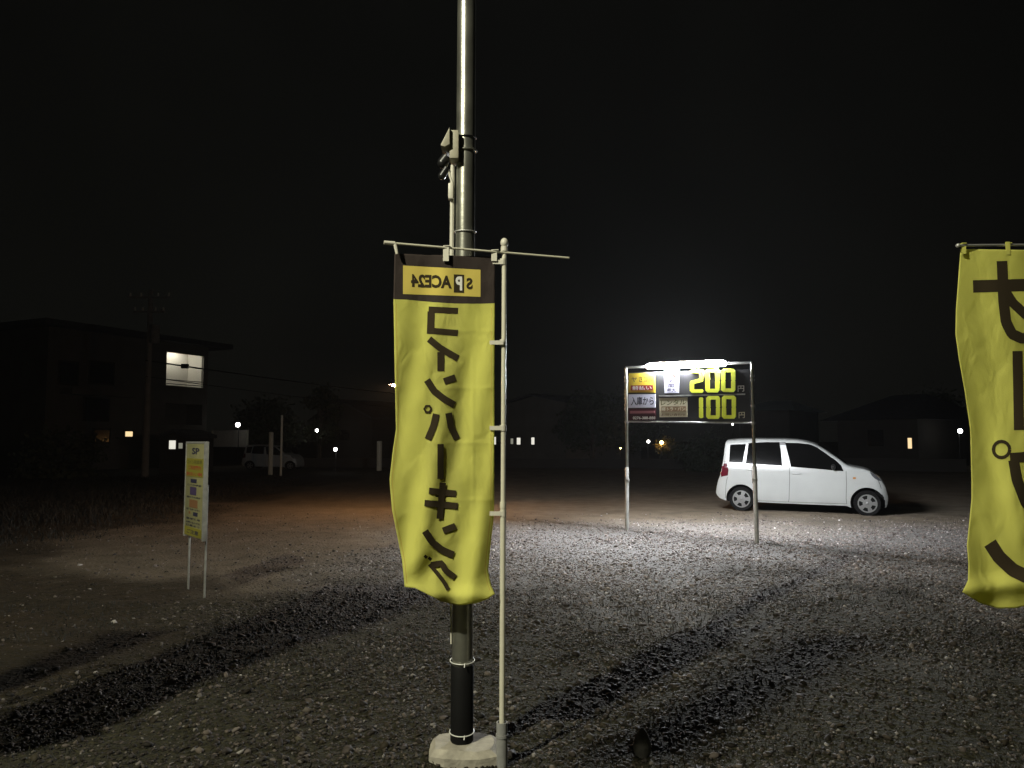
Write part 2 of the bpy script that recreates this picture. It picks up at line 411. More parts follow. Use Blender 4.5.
wx, wy = wx[keep], wy[keep]
blades("tall_weeds", wx, wy, RNG.uniform(.05, .26, len(wx)) * (.25 + 1.1 * vn(wx * 1.3, wy * 1.3, 22)) * (1 - sstep(-9.5, -6.0, wx)), .007, M['weed'], "dark overgrown weeds along the left edge of the lot", "weeds")
k = 9000
d = np.sqrt(RNG.uniform(3.5 ** 2, 8.5 ** 2, k)); wx = RNG.uniform(-.72, .72, k) * d
keep = (vn(wx * 1.3, d * 1.3, 23) > .56); wx, d = wx[keep], d[keep]
blades("low_grass", wx, d, RNG.uniform(.015, .06, len(wx)), .004, M['weed'], "sparse short grass sprouting between the stones near the pole", "grass")

# ------------------------------------------------------------------ steel pole with rubber wrap
PB = gnd(461, 748, .05); PB.y += .06
PX, PY = PB.x, PB.y
PTOP = at(468.5, -260, PY)
def pole_at(z):
    t = z / PTOP.z; return Vector((PX + (PTOP.x - PX) * t, PY, z))
def pz(py): return at(465, py, PY).z
PR = .055
pole = thing("steel_pole", "tall galvanised steel pole with black rubber sleeve standing behind the parking banner", "pole", (PX, PY, 0))
MB().tube([pole_at(0.02), pole_at(2), pole_at(4), pole_at(PTOP.z)], [PR, PR, PR * .95, PR * .85], 32).build("shaft", M['steel'], pole)
MB().tube([pole_at(.062), pole_at(.07), pole_at(pz(664) - .01), pole_at(pz(664))], [PR + .001, PR + .006, PR + .006, PR + .001], 32).build("rubber_sleeve", M['rubber'], pole)
def ring(z, r, t, nm, m, par, tail=False):
    c = pole_at(z); pts = [c + Vector((math.cos(a) * r, math.sin(a) * r, 0.006 * math.sin(a))) for a in np.linspace(0, 2 * math.pi, 33)]
    b = MB().tube(pts, t, 8, caps=False)
    if tail: b.tube([c + Vector((.018, -r - .002, 0)), c + Vector((.016, -r - .012, -.018))], t, 6)
    return b.build(nm, m, par)
ring(pz(660), PR + .010, .0028, "wire_tie", M['wire'], pole, True)
ring(pz(731), PR + .010, .0028, "wire_tie", M['wire'], pole, True)
fb = MB()
rp_ = []
for i, zz in enumerate((-.05, .03, .062)):
    s = (.195, .185, .155)[i]
    for k in range(14):
        a = 2 * math.pi * k / 14 + .2; sq = 1 / max(abs(math.cos(a)), abs(math.sin(a))) ** .75
        rr = s * sq * random.uniform(.93, 1.05)
        rp_.append((PX + .015 + math.cos(a) * rr, PY + math.sin(a) * rr * .85, zz + (random.uniform(-.006, .006) if i else 0)))
fb.add(rp_, [tuple(i * 14 + j for j in (k, (k + 1) % 14)) + tuple((i + 1) * 14 + j for j in ((k + 1) % 14, k)) for i in range(2) for k in range(14)] + [tuple(28 + k for k in range(14))])
fb.build("concrete_footing", M['concrete'], pole, smooth=20)
# conduit and camera box on the pole's left
xo = -PR - .022
MB().tube([pole_at(.57) + Vector((xo + .018, -.02, 0)), pole_at(1.2) + Vector((xo + .01, -.01, 0))], .0045, 8).build("cable", M['white_plastic'], pole)
MB().tube([pole_at(1.2) + Vector((xo, -.01, 0)), pole_at(pz(166)) + Vector((xo + .005, -.01, 0))], .012, 12).build("conduit", M['white_plastic'], pole)
for z in (1.15, 1.9, pz(232)):
    ring(z, PR + .004, .004, "pipe_clip", M['steel_dull'], pole)
ring(pz(138), PR + .003, .004, "mounting_band", M['black_plastic'], pole)
ring(pz(151), PR + .004, .006, "mounting_band", M['steel'], pole)
def q(px, py, dy=0): return at(px, py, PY - .02 + dy)
a, b = q(450.5, 135), q(459.5, 163)
mb = MB().box(((a.x + b.x) / 2, PY - .03, (a.z + b.z) / 2), (b.x - a.x, .13, a.z - b.z))
bx = mb.build("camera_box", M['box_beige'], pole, bevel=.006)
h = [q(451, 134), q(451, 151), q(446, 153.5), q(442, 152)]
hv = [p_ + Vector((0, -.10, 0)) for p_ in h] + [p_ + Vector((0, .07, 0)) for p_ in h]
MB().add(hv, [(0, 1, 2, 3), (7, 6, 5, 4), (0, 4, 5, 1), (1, 5, 6, 2), (2, 6, 7, 3), (3, 7, 4, 0)]).build("hood", M['box_beige'], bx, bevel=.003)
c1, c2 = q(447, 157), q(442.5, 163)
MB().tube([c1, c2], [.028, .03], 16).ball(c2, .029, 8).build("camera", M['black_plastic'], bx)
c3, c4 = q(447, 168), q(442, 176)
MB().tube([c3, c4], [.018, .022], 16).ball(c4, .022, 8).build("camera", M['black_plastic'], bx)
MB().tube([q(449, 160), q(446, 167), q(449, 173), q(452, 182), q(452, 188)], .007, 8).build("cable", M['white_plastic'], bx)
a, b = q(448.5, 184), q(453.5, 200)
MB().box(((a.x + b.x) / 2, PY - .02, (a.z + b.z) / 2), (b.x - a.x, .05, a.z - b.z)).build("junction_box", M['white_plastic'], pole, bevel=.006)

# ------------------------------------------------------------------ banner flags
def lerp_pts(t, pts): return float(np.interp(t, [p_[0] for p_ in pts], [p_[1] for p_ in pts]))
class Banner:
    """cloth whose outline is given as a drawn shape and which hangs at its own distance with folds"""
    def __init__(s, left, right, top, bot, depth): s.left, s.right, s.top, s.bot, s.depth = left, right, top, bot, depth
    def P(s, px, py, off=0.0): return at(px, py, s.depth(px, py) - off)
    def uv(s, u, v):
        y = s.top(u) + (s.bot(u) - s.top(u)) * v
        yy = s.top(.5) + (s.bot(0) * (1 - u) + s.bot(1) * u - s.top(.5)) * v
        return lerp_pts(yy, s.left) * (1 - u) + lerp_pts(yy, s.right) * u, y
    def cloth(s, parent, mats, split=None, nu=64, nv=200):
        vs = [v_ for v_ in np.linspace(0, 1, nv)]
        if split is not None: vs = sorted(set(vs + [split, split + .0005]))
        V, F_, MI = [], [], []
        for v_ in vs:
            for i in range(nu): V.append(s.P(*s.uv(i / (nu - 1), v_)))
        for j in range(len(vs) - 1):
            for i in range(nu - 1):
                F_.append((j * nu + i, (j + 1) * nu + i, (j + 1) * nu + i + 1, j * nu + i + 1))
                MI.append(1 if split is not None and vs[j + 1] <= split + 1e-6 else 0)
        b = MB(); b.add(V, F_); b.mi = MI
        ob = b.build("cloth", mats, parent, smooth=180)
        md = ob.modifiers.new("thickness", 'SOLIDIFY'); md.thickness = .0015; md.offset = 0
        return ob
    def strokes(s, lines, parent, name, m, w=6.5, off=.0016):
        b = MB()
        for k, ln in enumerate(lines):
            ww = w
            if isinstance(ln, tuple): ln, ww = ln
            p_ = np.array(ln, float); seg = np.r_[0, np.cumsum(np.hypot(*np.diff(p_, axis=0).T))]
            nn = max(3, int(seg[-1] / 3)); tt = np.linspace(0, seg[-1], nn)
            c = np.stack([np.interp(tt, seg, p_[:, 0]), np.interp(tt, seg, p_[:, 1])], -1)
            dd = np.gradient(c, axis=0); dd /= np.linalg.norm(dd, axis=1)[:, None]; nr = np.stack([-dd[:, 1], dd[:, 0]], -1)
            V = [s.P(*(c[i] + nr[i] * ww * 1.13 * f), off + k * .0004) for i in range(nn) for f in (-.5, -.17, .17, .5)]
            b.add(V, [(i * 4 + j, i * 4 + j + 1, (i + 1) * 4 + j + 1, (i + 1) * 4 + j) for i in range(nn - 1) for j in range(3)])
        return b.build(name, m, parent, smooth=180)
    def quad(s, x0, x1, yf0, yf1, parent, name, m, off, n=24):
        V = []
        for j in range(9):
            for i in range(n):
                x = x0 + (x1 - x0) * i / (n - 1); V.append(s.P(x, yf0(x) + (yf1(x) - yf0(x)) * j / 8, off))
        return MB().add(V, [(j * n + i, (j + 1) * n + i, (j + 1) * n + i + 1, j * n + i + 1) for j in range(8) for i in range(n - 1)]).build(name, m, parent, smooth=180)

def d1(px, py):
    v = np.clip((py - 255) / 345, 0, 1.1); u = (px - 394) / 100
    amp = .007 + .024 * v
    r_ = .60 * math.sin(px * .115 + py * .010 + .7) + .45 * math.sin(px * .062 - py * .026 + 2.1) + .25 * math.sin(px * .21 + py * .043)
    # creases running up to the tie points on the pole side
    for (tx, ty, k) in ((494, 342, .020), (494, 428, .024), (492, 513, .030), (405, 588, .030)):
        dx, dy = px - tx, py - ty
        r_ += 0.9 * math.exp(-((dy + dx * (-.9 if tx > 450 else .8)) / 13) ** 2) * math.exp(-(abs(dx) / 48) ** 2) * (k / .02) * .55
    lowfold = .035 * math.exp(-((py - (596 + (px - 450) * .03)) / 9) ** 2) * sstep(395, 440, px)
    press = sum(math.exp(-((py - y_) / 1.6) ** 2) for y_ in (331, 388, 443, 500)) * sstep(425, 445, px) + math.exp(-((px - 473) / 1.5) ** 2) * sstep(345, 365, py) * (1 - sstep(500, 520, py))
    return 3.915 + .15 * u + amp * r_ - float(lowfold) - .0022 * float(press)
B1 = Banner([(255, 394.5), (300, 393.5), (388, 395), (430, 396), (450, 393), (480, 389.5), (510, 392), (540, 398), (560, 402), (590, 405)],
            [(257, 495), (514, 494), (540, 491), (570, 488), (585, 491), (594, 495)],
            lambda u: 253.5 + 3.5 * u, lambda u: float(np.interp(u, [0, .12, .25, .4, .6, .8, .92, 1], [587, 588, 594, 601, 605.5, 603, 599, 594])), d1)
NB = at(502, 722, 4.075); NX, NY = NB.x, NB.y
NT = at(504.3, 245, NY)
bn1 = thing("banner_flag", "yellow nobori banner with dark top band and mirrored katakana before the steel pole", "banner", (NX, NY, 0), group="nobori banners along the road")
cl = B1.cloth(bn1, [M['yellow'], M['dark_cloth']], split=.137)
B1.quad(403, 480.5, lambda x: 265.5 + (x - 403) * .055, lambda x: 294 + (x - 403) * .036, cl, "logo_panel", M['label_yellow'], .0016)
hx_ = [B1.uv(1.0, v_) for v_ in np.linspace(.15, .99, 40)]; hl_ = [B1.uv(0.0, v_) for v_ in np.linspace(.15, .99, 40)]
B1.strokes([([(x - 3.2, y) for x, y in hx_], .7), ([(x + 2.6, y) for x, y in hl_], .7)], cl, "hem_stitching", M['label_yellow'], off=.0013)
# SPACE24 seen from behind
def flagtext(body, x0, x1, y0, y1, sl, name, m, off):
    vs, fs = text2d(body, (0, 1, 0, 1), .042)
    V = [B1.P(x1 - (x1 - x0) * a, y1 - (y1 - y0) * b + sl * ((x1 - (x1 - x0) * a) - 403), off) for a, b in vs]
    return MB().add(V, fs).build(name, m, cl, smooth=0)
flagtext("S", 466.3, 472.6, 275.0, 286.5, .043, "lettering", M['print_dark'], .0026)
flagtext("ACE24", 411.0, 451.8, 273.6, 286.6, .043, "lettering", M['print_dark'], .0026)
B1.quad(453.8, 464.2, lambda x: 272 + (x - 403) * .045, lambda x: 290 + (x - 403) * .05, cl, "letter_square", M['print_dark'], .0022, 6)
flagtext("P", 455.6, 462.2, 274.0, 288.0, .043, "lettering", M['print_white'], .0030)
def arc(cx, cy, r_, a0=0, a1=360, n_=20): return [(cx + r_ * math.cos(math.radians(t)), cy + r_ * math.sin(math.radians(t))) for t in np.linspace(a0, a1, n_)]
B1.strokes([
    ([(458, 311), (428.6, 309.5)], 5.5), ([(431.2, 311.5), (430.5, 334)], 6.5), ([(434, 331), (458, 333)], 5.5),
    ([(429, 339), (440, 348), (458, 358.5)], 6), ([(440.8, 352), (440.8, 371)], 6.2),
    ([(444, 381.5), (455.5, 377.5)], 6), ([(427, 380), (434, 391), (444, 399), (454.5, 405)], 6.2),
    (arc(427.8, 409, 3.6), 1.9), ([(436.3, 414), (433.5, 426), (427.8, 439.5)], 6), ([(448.6, 413), (451, 427), (457, 439)], 6),
    ([(440.6, 444), (440.6, 479)], 5.6),
    ([(429, 490.7), (456, 493.7)], 5.6), ([(424.5, 503), (457.6, 506)], 5.6), ([(442.8, 482.5), (439.6, 519)], 5.6),
    ([(443, 530.8), (455.5, 526)], 5.8), ([(425, 531), (432, 542), (442, 550), (453.5, 555)], 6.2),
    ([(429.5, 564), (437, 573), (444, 582), (448.5, 590)], 3.6), ([(431, 565), (442, 563), (445, 570), (455, 577.5)], 5.4), ([(424.5, 555.5), (427, 558)], 2.6), ([(428.5, 557.5), (431.5, 560)], 2.6)],
    cl, "katakana", M['print_dark'])
MB().tube([NB + Vector((0, 0, -.1)), (at(503, 505, NY))], .0145, 16).tube([at(503, 505, NY), NT], .0125, 16).tube([at(503, 508, NY), at(503, 502, NY)], .0165, 16).build("pole", M['white_pole'], bn1)
MB().ball(NT + Vector((0, 0, .012)), .021, 10, (1, 1, 1.25)).tube([NT + Vector((0, 0, -.035)), NT + Vector((0, 0, -.01))], .019, 14).build("finial", M['white_plastic'], bn1)
bl, br = at(384, 242.5, 3.875), at(569, 258, 4.175)
MB().tube([bl, br], .0062, 10).build("crossbar", M['white_pole'], bn1)
ec = bl.lerp(br, .055)
MB().tube([bl, ec], .0105, 10).tube([ec, ec + Vector((.012, 0, -.055))], [.010, .008], 8).build("end_cap", M['white_plastic'], bn1)
def strip(b, p0, p1, w, t=.004): # flat tab from p0 to p1
    p0, p1 = Vector(p0), Vector(p1); c = (p0 + p1) / 2; dv = p1 - p0
    if abs(dv.z) > abs(dv.x): b.box(c, (w, t, abs(dv.z) + .004))
    else: b.box(c, (abs(dv.x) + .004, t, w))
for pxs in (444.5, 492.5):
    b = MB(); f_ = (pxs - 384) / 185; c = bl.lerp(br, f_)
    strip(b, c + Vector((0, -.010, .010)), B1.P(pxs, 261, .008), .030)
    b.box(c + Vector((0, 0, .009)), (.030, .022, .004))
    b.build("loop_tab", M['white_plastic'], bn1)
for py in (262, 342.5, 428, 513.5):
    b = MB(); strip(b, B1.P(490 if py > 300 else 493, py, .008), at(503, py, NY - .016), .022); b.tube([at(503, py - 3, NY), at(503, py + 3, NY)], .0175, 14)
    b.build("side_tab", M['white_plastic'], bn1)
def pipe_socket(loc, label, top):
    o_ = thing("ground_socket", label, "pole socket", (loc.x, loc.y, 0), group="ground sockets of the banner poles")
    b = MB().tube([(loc.x, loc.y, -.05), (loc.x, loc.y, top)], .029, 20, caps=False).tube([(loc.x, loc.y, top), (loc.x, loc.y, -.05)], .023, 20, caps=False)
    vs = []
    for r_ in (.029, .023):
        for k in range(20): vs.append((loc.x + math.cos(k * math.pi / 10) * r_, loc.y + math.sin(k * math.pi / 10) * r_, top))
    b.add(vs, [(k, (k + 1) % 20, 20 + (k + 1) % 20, 20 + k) for k in range(20)])
    b.build("sleeve", M['grey_pipe'], o_); MB().tube([(loc.x, loc.y, top - .075), (loc.x, loc.y, top - .06)], .0325, 20).build("collar", M['grey_pipe'], o_)
    return o_
pipe_socket(Vector((NX, NY, 0)), "grey plastic ground pipe gripping the cream pole of the centre banner", NB.z)

def d2(px, py):
    v = np.clip((py - 250) / 355, 0, 1.1)
    r_ = .7 * math.sin(px * .10 - py * .006) + .5 * math.sin(px * .05 + py * .02 + .4) + .2 * math.sin(px * .19 - py * .05)
    bf_ = .045 * math.exp(-((py - (588 - (px - 985) * .1)) / 10) ** 2)
    return 3.93 + .001 * (px - 960) + (.008 + .02 * v) * r_ - bf_
B2 = Banner([(250, 960.5), (290, 957.5), (310, 956), (335, 955.5), (360, 959), (390, 964.5), (430, 970.3), (480, 971.5), (500, 971.5), (525, 969), (545, 967), (565, 968.5), (580, 968), (594, 961.5)],
            [(250, 1062), (400, 1062), (520, 1060), (600, 1052)],
            lambda u: 249 + 1.5 * u, lambda u: float(np.interp(u, [0, .2, .4, .6, 1], [592, 603, 608.5, 608, 600])), d2)
N2 = at(1069, 722, 4.08); N2T = at(1071, 244, N2.y)
bn2 = thing("banner_flag", "yellow nobori banner cut by the right frame edge with large mirrored katakana", "banner", (N2.x, N2.y, 0), group="nobori banners along the road")
cl2 = B2.cloth(bn2, [M['yellow']])
B2.strokes([
    ([(973, 286.5), (1058, 284)], 11), ([(1002, 261), (1003.5, 300), (1006, 322), (1012, 334), (1022, 338.5), (1034, 337)], 9.5), ([(1004, 289), (1013, 303), (1026, 315), (1044, 327)], 8.5),
    ([(1017.5, 351), (1019, 430)], 9),
    (arc(1001.5, 449.5, 8.2), 3.0), ([(1010, 458), (1054, 455)], 9), ([(1013.5, 460), (1017, 480), (1026, 503), (1046, 526)], 9.5),
    ([(1034, 549), (1053, 540)], 11), ([(990, 543), (999, 557), (1013, 570), (1034, 580), (1050, 583)], 12)], cl2, "katakana", M['print_dark'])
MB().tube([Vector((N2.x, N2.y, .05)), at(1070, 505, N2.y)], .0145, 16).tube([at(1070, 505, N2.y), N2T], .0125, 16).build("pole", M['white_pole'], bn2)
b2l, b2r = at(958, 245.5, 3.91), at(1135, 244, 4.2)
MB().tube([b2l, b2r], .0068, 10).ball(b2l, .011, 8).build("crossbar", M['steel_dull'], bn2)
for pxs in (963, 1006, 1050):
    b = MB(); c = b2l.lerp(b2r, (pxs - 958) / 177); strip(b, c + Vector((0, -.011, .010)), B2.P(pxs, 254, .008), .022); b.box(c + Vector((0, 0, .010)), (.022, .024, .004))
    b.build("loop_tab", M['yellow'], bn2)
for py in (342, 428, 514):
    b = MB(); strip(b, B2.P(1055, py, .008), at(1070, py, N2.y - .016), .022); b.tube([at(1070, py - 3, N2.y), at(1070, py + 3, N2.y)], .0175, 14); b.build("side_tab", M['white_plastic'], bn2)

# unseen banners inferred from their shadows and stretched to fit, plus an added shadow panel
for x_, y_, sc_, lab_ in ((-3.58, 3.0, (1.28, 1, 1.63), "tall yellow nobori banner just left of the frame throwing the broad shadow"), (-4.08, 3.0, (.55, 1, 1.27), "smaller yellow nobori banner left of the tall one throwing the narrow shadow")):
    c = dup(bn2); c.location = (x_, y_, 0); c.rotation_euler = (0, 0, math.pi); c.scale = sc_; tag(c, lab_)
rs = thing("shadow_panel", "added unseen panel on a steel post left of the camera throwing the right hand shadow", "shadow caster", (-2.18, 1.0, 0))  # made-up panel, placed only to cast a shadow on the lot
MB().tube([(-2.18, 1.0, -.1), (-2.18, 1.0, 5.2)], .025, 12).build("post", M['steel'], rs)
MB().box((-2.18, .95, 4.65), (.30, .02, 1.15)).build("panel", M['sign_white'], rs)

# upright rock
rc = gnd(643, 752)
bmx = bmesh.new(); bmesh.ops.create_icosphere(bmx, subdivisions=3, radius=1)
rv = []
for v in bmx.verts:
    c = v.co; k = 1 + .25 * (vn(np.array([c.x * 2 + c.z]), np.array([c.y * 2 - c.z]), 31)[0] - .5)
    rv.append((rc.x + c.x * .05 * k * (1 - .45 * max(c.z, 0)), rc.y + .02 + c.y * .045 * k * (1 - .5 * max(c.z, 0)), .035 + c.z * .085 * k))
fs = [tuple(v.index for v in f.verts) for f in bmx.faces]; bmx.free()
tag(MB().add(rv, fs).build("rock", M['rock'], None, smooth=25), "dark pointed rock standing upright on the gravel at the bottom", "rock")

# ------------------------------------------------------------------ price board
BL, BR = gnd(627, 530.5), gnd(757, 543)
BL, BR = EYE + (BL - EYE) * 1.0, BR
al = (BR - BL); al.z = 0; BW = al.length; al.normalize()
bd = thing("price_board", "black parking price board on two steel posts with a bright tube lamp and yellow digits", "price board", (BL.x, BL.y, 0), math.atan2(al.y, al.x))
BP0 = Vector((BL.x, BL.y, 0))
def bq(px, py): return on_plane(px, py, BP0, al)
def brect(mb, x0, y0, x1, y1, yoff, thick):
    """pixel rectangle put on the board plane as a thin slab"""
    a, b = bq(x0, (y0)), bq(x1, y1)
    mb.box(((a[0] + b[0]) / 2, yoff, (a[1] + b[1]) / 2), (b[0] - a[0], thick, a[1] - b[1])); return mb
def slab(poly, yoff, thick):
    """four picture corners (tl, tr, br, bl) on the board plane as a slab"""
    pts = [bq(*p_) for p_ in poly]
    V = [(x, yoff - thick, z) for x, z in pts] + [(x, yoff, z) for x, z in pts]
    return MB().add(V, [(0, 1, 2, 3), (7, 6, 5, 4), (0, 4, 5, 1), (1, 5, 6, 2), (2, 6, 7, 3), (3, 7, 4, 0)])
def btext(body, poly, yoff, bold=.0):
    vs, fs = text2d(body, (0, 1, 0, 1), bold)
    tl, tr, br_, bl_ = [Vector(bq(*p_)) for p_ in poly]
    V = []
    for a, b in vs:
        w_ = bl_.lerp(br_, a).lerp(tl.lerp(tr, a), b); V.append((w_.x, yoff, w_.y))
    return MB().add(V, fs)
zl, zr = bq(626, 368)[1], bq(753.5, 362.5)[1]
for px_t, py_t, px_b, py_b, px_s, py_s, jl in ((626, 368, 627, 530.5, 627, 468, (377, 381, 409, 422)), (752, 363, 757, 543, 754.5, 466, (376, 380, 406, 423))):
    t, b_, s_ = bq(px_t, py_t), bq(px_b, py_b), bq(px_s, py_s)
    po = MB().tube([(s_[0], 0, s_[1] - .05), (t[0], 0, t[1])], .027, 18).build("post", M['steel'], bd)
    MB().tube([(b_[0], 0, -.1), (s_[0], 0, s_[1]), (s_[0], 0, s_[1] + .012)], [.036, .036, .030], 18).build("sleeve", M['steel_dull'], po)
    MB().box((s_[0] + .03, -.03, s_[1] - .22), (.05, .04, .03)).tube([(s_[0], 0, s_[1] - .25), (s_[0], 0, s_[1] - .20)], .043, 16).build("clamp", M['steel_dull'], po)
    for y in jl:
        j = bq(px_t + (px_s - px_t) * (y - py_t) / (py_s - py_t), y)
        MB().tube([(j[0], 0, j[1] - .02), (j[0], 0, j[1] + .02)], .036, 16).build("clamp", M['steel_dull'], po)
for p0_, p1_ in (((626, 367.5), (646, 366.7)), ((728, 363.4), (752, 362.5))):
    t0, t1 = bq(*p0_), bq(*p1_)
    MB().tube([(t0[0], 0, t0[1]), (t1[0], 0, t1[1])], .022, 12).build("top_rail", M['steel_dull'], bd)
t0, t1 = bq(627, 421.5), bq(753, 422.8)
MB().tube([(t0[0], -.02, t0[1]), (t1[0], -.02, t1[1])], .015, 10).build("bottom_rail", M['steel_dull'], bd)
pn = slab([(629, 372.5), (750, 369.5), (752, 422), (628.5, 421)], -.012, .013).build("panel", M['board_black'], bd)
slab([(660, 395.4), (746, 393.6), (746, 395.0), (660, 396.8)], -.026, .012).build("divider", M['steel_dull'], bd)
Y0, Y1, Y2, Y3 = -.026, -.036, -.039, -.042
pl = slab([(630, 373.5), (656, 373), (656, 392.6), (629.6, 392.8)], Y0, .008).build("sticker_plate", M['plate_yellow'], bd)
btext("ヤ", [(632.5, 377), (638, 377), (638, 382.3), (632.5, 382.4)], Y1, .02).build("lettering", M['tan'], pl, smooth=0)
btext("さコル", [(640, 376.5), (654, 376.3), (654, 382), (640, 382.2)], Y1, .02).build("lettering", M['orange'], pl, smooth=0)
slab([(632, 385.5), (654, 385.2), (654, 390.3), (632, 390.7)], -.0345, .002).build("red_strip", M['plate_red'], pl)
btext("前払い", [(633.5, 386.2), (652.8, 385.9), (652.8, 389.8), (633.5, 390.1)], Y2, .02).build("lettering", M['print_white'], pl, smooth=0)
pl = slab([(629.6, 394.4), (656.5, 394.2), (656.5, 407.5), (629.6, 408)], Y0, .008).build("sticker_plate", M['plate_white'], bd)
btext("入庫から", [(632, 396.8), (654.8, 396.6), (654.8, 405.2), (632, 405.6)], Y1, .018).build("lettering", M['navy'], pl, smooth=0)
pl = slab([(629.6, 408.8), (656.8, 408.6), (657, 420), (629.6, 420.3)], Y0, .008).build("sticker_plate", M['plate_maroon'], bd)
slab([(631, 411), (656, 410.8), (656, 413.4), (631, 413.6)], -.0345, .002).build("pink_strip", M['plate_pink'], pl)
btext("0276-388-888", [(634, 416.6), (656.4, 416.5), (656.4, 419.2), (634, 419.4)], Y1, .012).build("lettering", M['print_white'], pl, smooth=0)
pl = slab([(665, 369.5), (680, 369), (679.8, 393), (665.5, 393.2)], Y0, .008).build("sticker_plate", M['plate_white'], bd)
btext("24", [(667.5, 374), (677, 373.8), (677, 378), (667.5, 378.2)], Y1, .03).build("lettering", M['red'], pl, smooth=0)
for ch, y in (("時", 379.2), ("間", 383.6)):
    btext(ch, [(669.5, y), (675, y), (675, y + 3.9), (669.5, y + 3.9)], Y1, .02).build("lettering", M['violet'], pl, smooth=0)
btext("最大", [(668, 388.4), (677, 388.4), (677, 392), (668, 392)], Y1, .02).build("lettering", M['violet'], pl, smooth=0)
pl = slab([(660.2, 398), (688.5, 397.5), (688.4, 417), (660.6, 417.3)], Y0, .008).build("sticker_plate", M['plate_cream'], bd)
btext("レンタル", [(662, 400.2), (687, 399.3), (687, 404.6), (662, 405.6)], Y1, .015).build("lettering", M['olive'], pl, smooth=0)
slab([(662.5, 406.5), (687, 406.2), (687, 411.6), (662.5, 411.9)], -.0345, .002).build("picture", M['tan'], pl)
btext("軽トラ・バン", [(663.2, 407.2), (686.3, 406.9), (686.3, 410.9), (663.2, 411.2)], Y2, .01).build("lettering", M['plate_cream'], pl, smooth=0)
btext("お問い合わせ", [(662.5, 413.6), (687, 413.3), (687, 415.9), (662.5, 416.2)], Y1, .01).build("lettering", M['tan'], pl, smooth=0)
# seven segment style digits: rounded block strokes
def digit(ch, x0, y0, x1, y1, par):
    w, h, t_ = 1.0, 1.9, .30
    segs = {'0': [[(.15, .5 * t_), (.85, .5 * t_)], [(1 - t_ / 2, .17), (1 - t_ / 2, .90)], [(1 - t_ / 2, 1.0), (1 - t_ / 2, 1.73)], [(.85, 1.9 - t_ / 2), (.15, 1.9 - t_ / 2)], [(t_ / 2, 1.73), (t_ / 2, 1.0)], [(t_ / 2, .90), (t_ / 2, .17)]],
            '1': [[(1 - t_ / 2 - .2, .12), (1 - t_ / 2 - .2, .90)], [(1 - t_ / 2 - .2, 1.0), (1 - t_ / 2 - .2, 1.78)]],
            '2': [[(.12, .5 * t_), (.85, .5 * t_)], [(1 - t_ / 2, .17), (1 - t_ / 2, .72)], [(.9, .84), (.1, 1.08)], [(t_ / 2, 1.15), (t_ / 2, 1.73)], [(.15, 1.9 - t_ / 2), (.9, 1.9 - t_ / 2)]]}[ch]
    b = MB()
    def mp(u, v, off): # glyph space -> board
        X_, Z_ = bq(x0 + (x1 - x0) * u, y0 + (y1 - y0) * v / 1.9); return (X_, off, Z_)
    for k, sg in enumerate(segs):
        (ax, ay), (bx_, by) = sg; L = math.hypot(bx_ - ax, by - ay); dx, dy = (bx_ - ax) / L, (by - ay) / L; nx_, ny_ = -dy, dx; h_ = t_ / 2; e_ = h_ * .55
        ps = [(ax + nx_ * h_, ay + ny_ * h_), (ax - dx * e_ + nx_ * h_ * .4, ay - dy * e_ + ny_ * h_ * .4), (ax - dx * e_ - nx_ * h_ * .4, ay - dy * e_ - ny_ * h_ * .4), (ax - nx_ * h_, ay - ny_ * h_),
              (bx_ - nx_ * h_, by - ny_ * h_), (bx_ + dx * e_ - nx_ * h_ * .4, by + dy * e_ - ny_ * h_ * .4), (bx_ + dx * e_ + nx_ * h_ * .4, by + dy * e_ + ny_ * h_ * .4), (bx_ + nx_ * h_, by + ny_ * h_)]
        off = -.040 - k * .0006
        V = [mp(u, v, off) for u, v in ps] + [mp(u, v, -.026) for u, v in ps]
        b.add(V, [tuple(range(8)), tuple(range(15, 7, -1))] + [(i, 8 + i, 8 + (i + 1) % 8, (i + 1) % 8) for i in range(8)])
    return b.build("digit", M['digit_yellow'], par, smooth=0)
for ch, x0, x1, y0, y1 in (("2", 691, 704.5, 369.5, 393), ("0", 706.5, 720.5, 369, 392.6), ("0", 722.3, 736.5, 368.8, 392.2),
                           ("1", 693.5, 706.8, 397, 418.6), ("0", 707.4, 721.2, 396, 419), ("0", 723, 737, 395.6, 418.8)):
    digit(ch, x0, y0, x1, y1, pn)
btext("円", [(738.5, 385.8), (745, 385.6), (745, 391.6), (738.5, 391.9)], -.029, .015).build("lettering", M['print_white'], pn, smooth=0)
btext("円", [(739.5, 412.2), (745.6, 412), (745.6, 418), (739.5, 418.3)], -.029, .015).build("lettering", M['plate_cream'], pn, smooth=0)
# tube lamp over the top edge
a, b = bq(647.5, 366.7), bq(726, 363.5)
tz = (a[1] + b[1]) / 2
TYo = -.021
def tp(x, dy=0, dz=0): return (x, TYo + dy, a[1] + (b[1] - a[1]) * (x - a[0]) / (b[0] - a[0]) + dz)
lf = MB()
lf.box(tp((a[0] + b[0]) / 2, .01, .058), (b[0] - a[0] - .12, .03, .018), Matrix.Rotation(math.atan2(b[1] - a[1], b[0] - a[0]) * -1, 3, 'Y'))
for x in (a[0] - .01, b[0] + .01): lf.tube([tp(x - .04, 0, 0), tp(x + .04, 0, 0)], .016, 14)
lf = lf.build("lamp_fixture", M['white_plastic'], bd)
MB().tube([tp(a[0]), tp(a[0] + .03), tp((a[0] + b[0]) / 2), tp(b[0] - .03), tp(b[0])], [.03, .047, .047, .047, .03], 16).build("lamp_tube", M['tube'], lf)

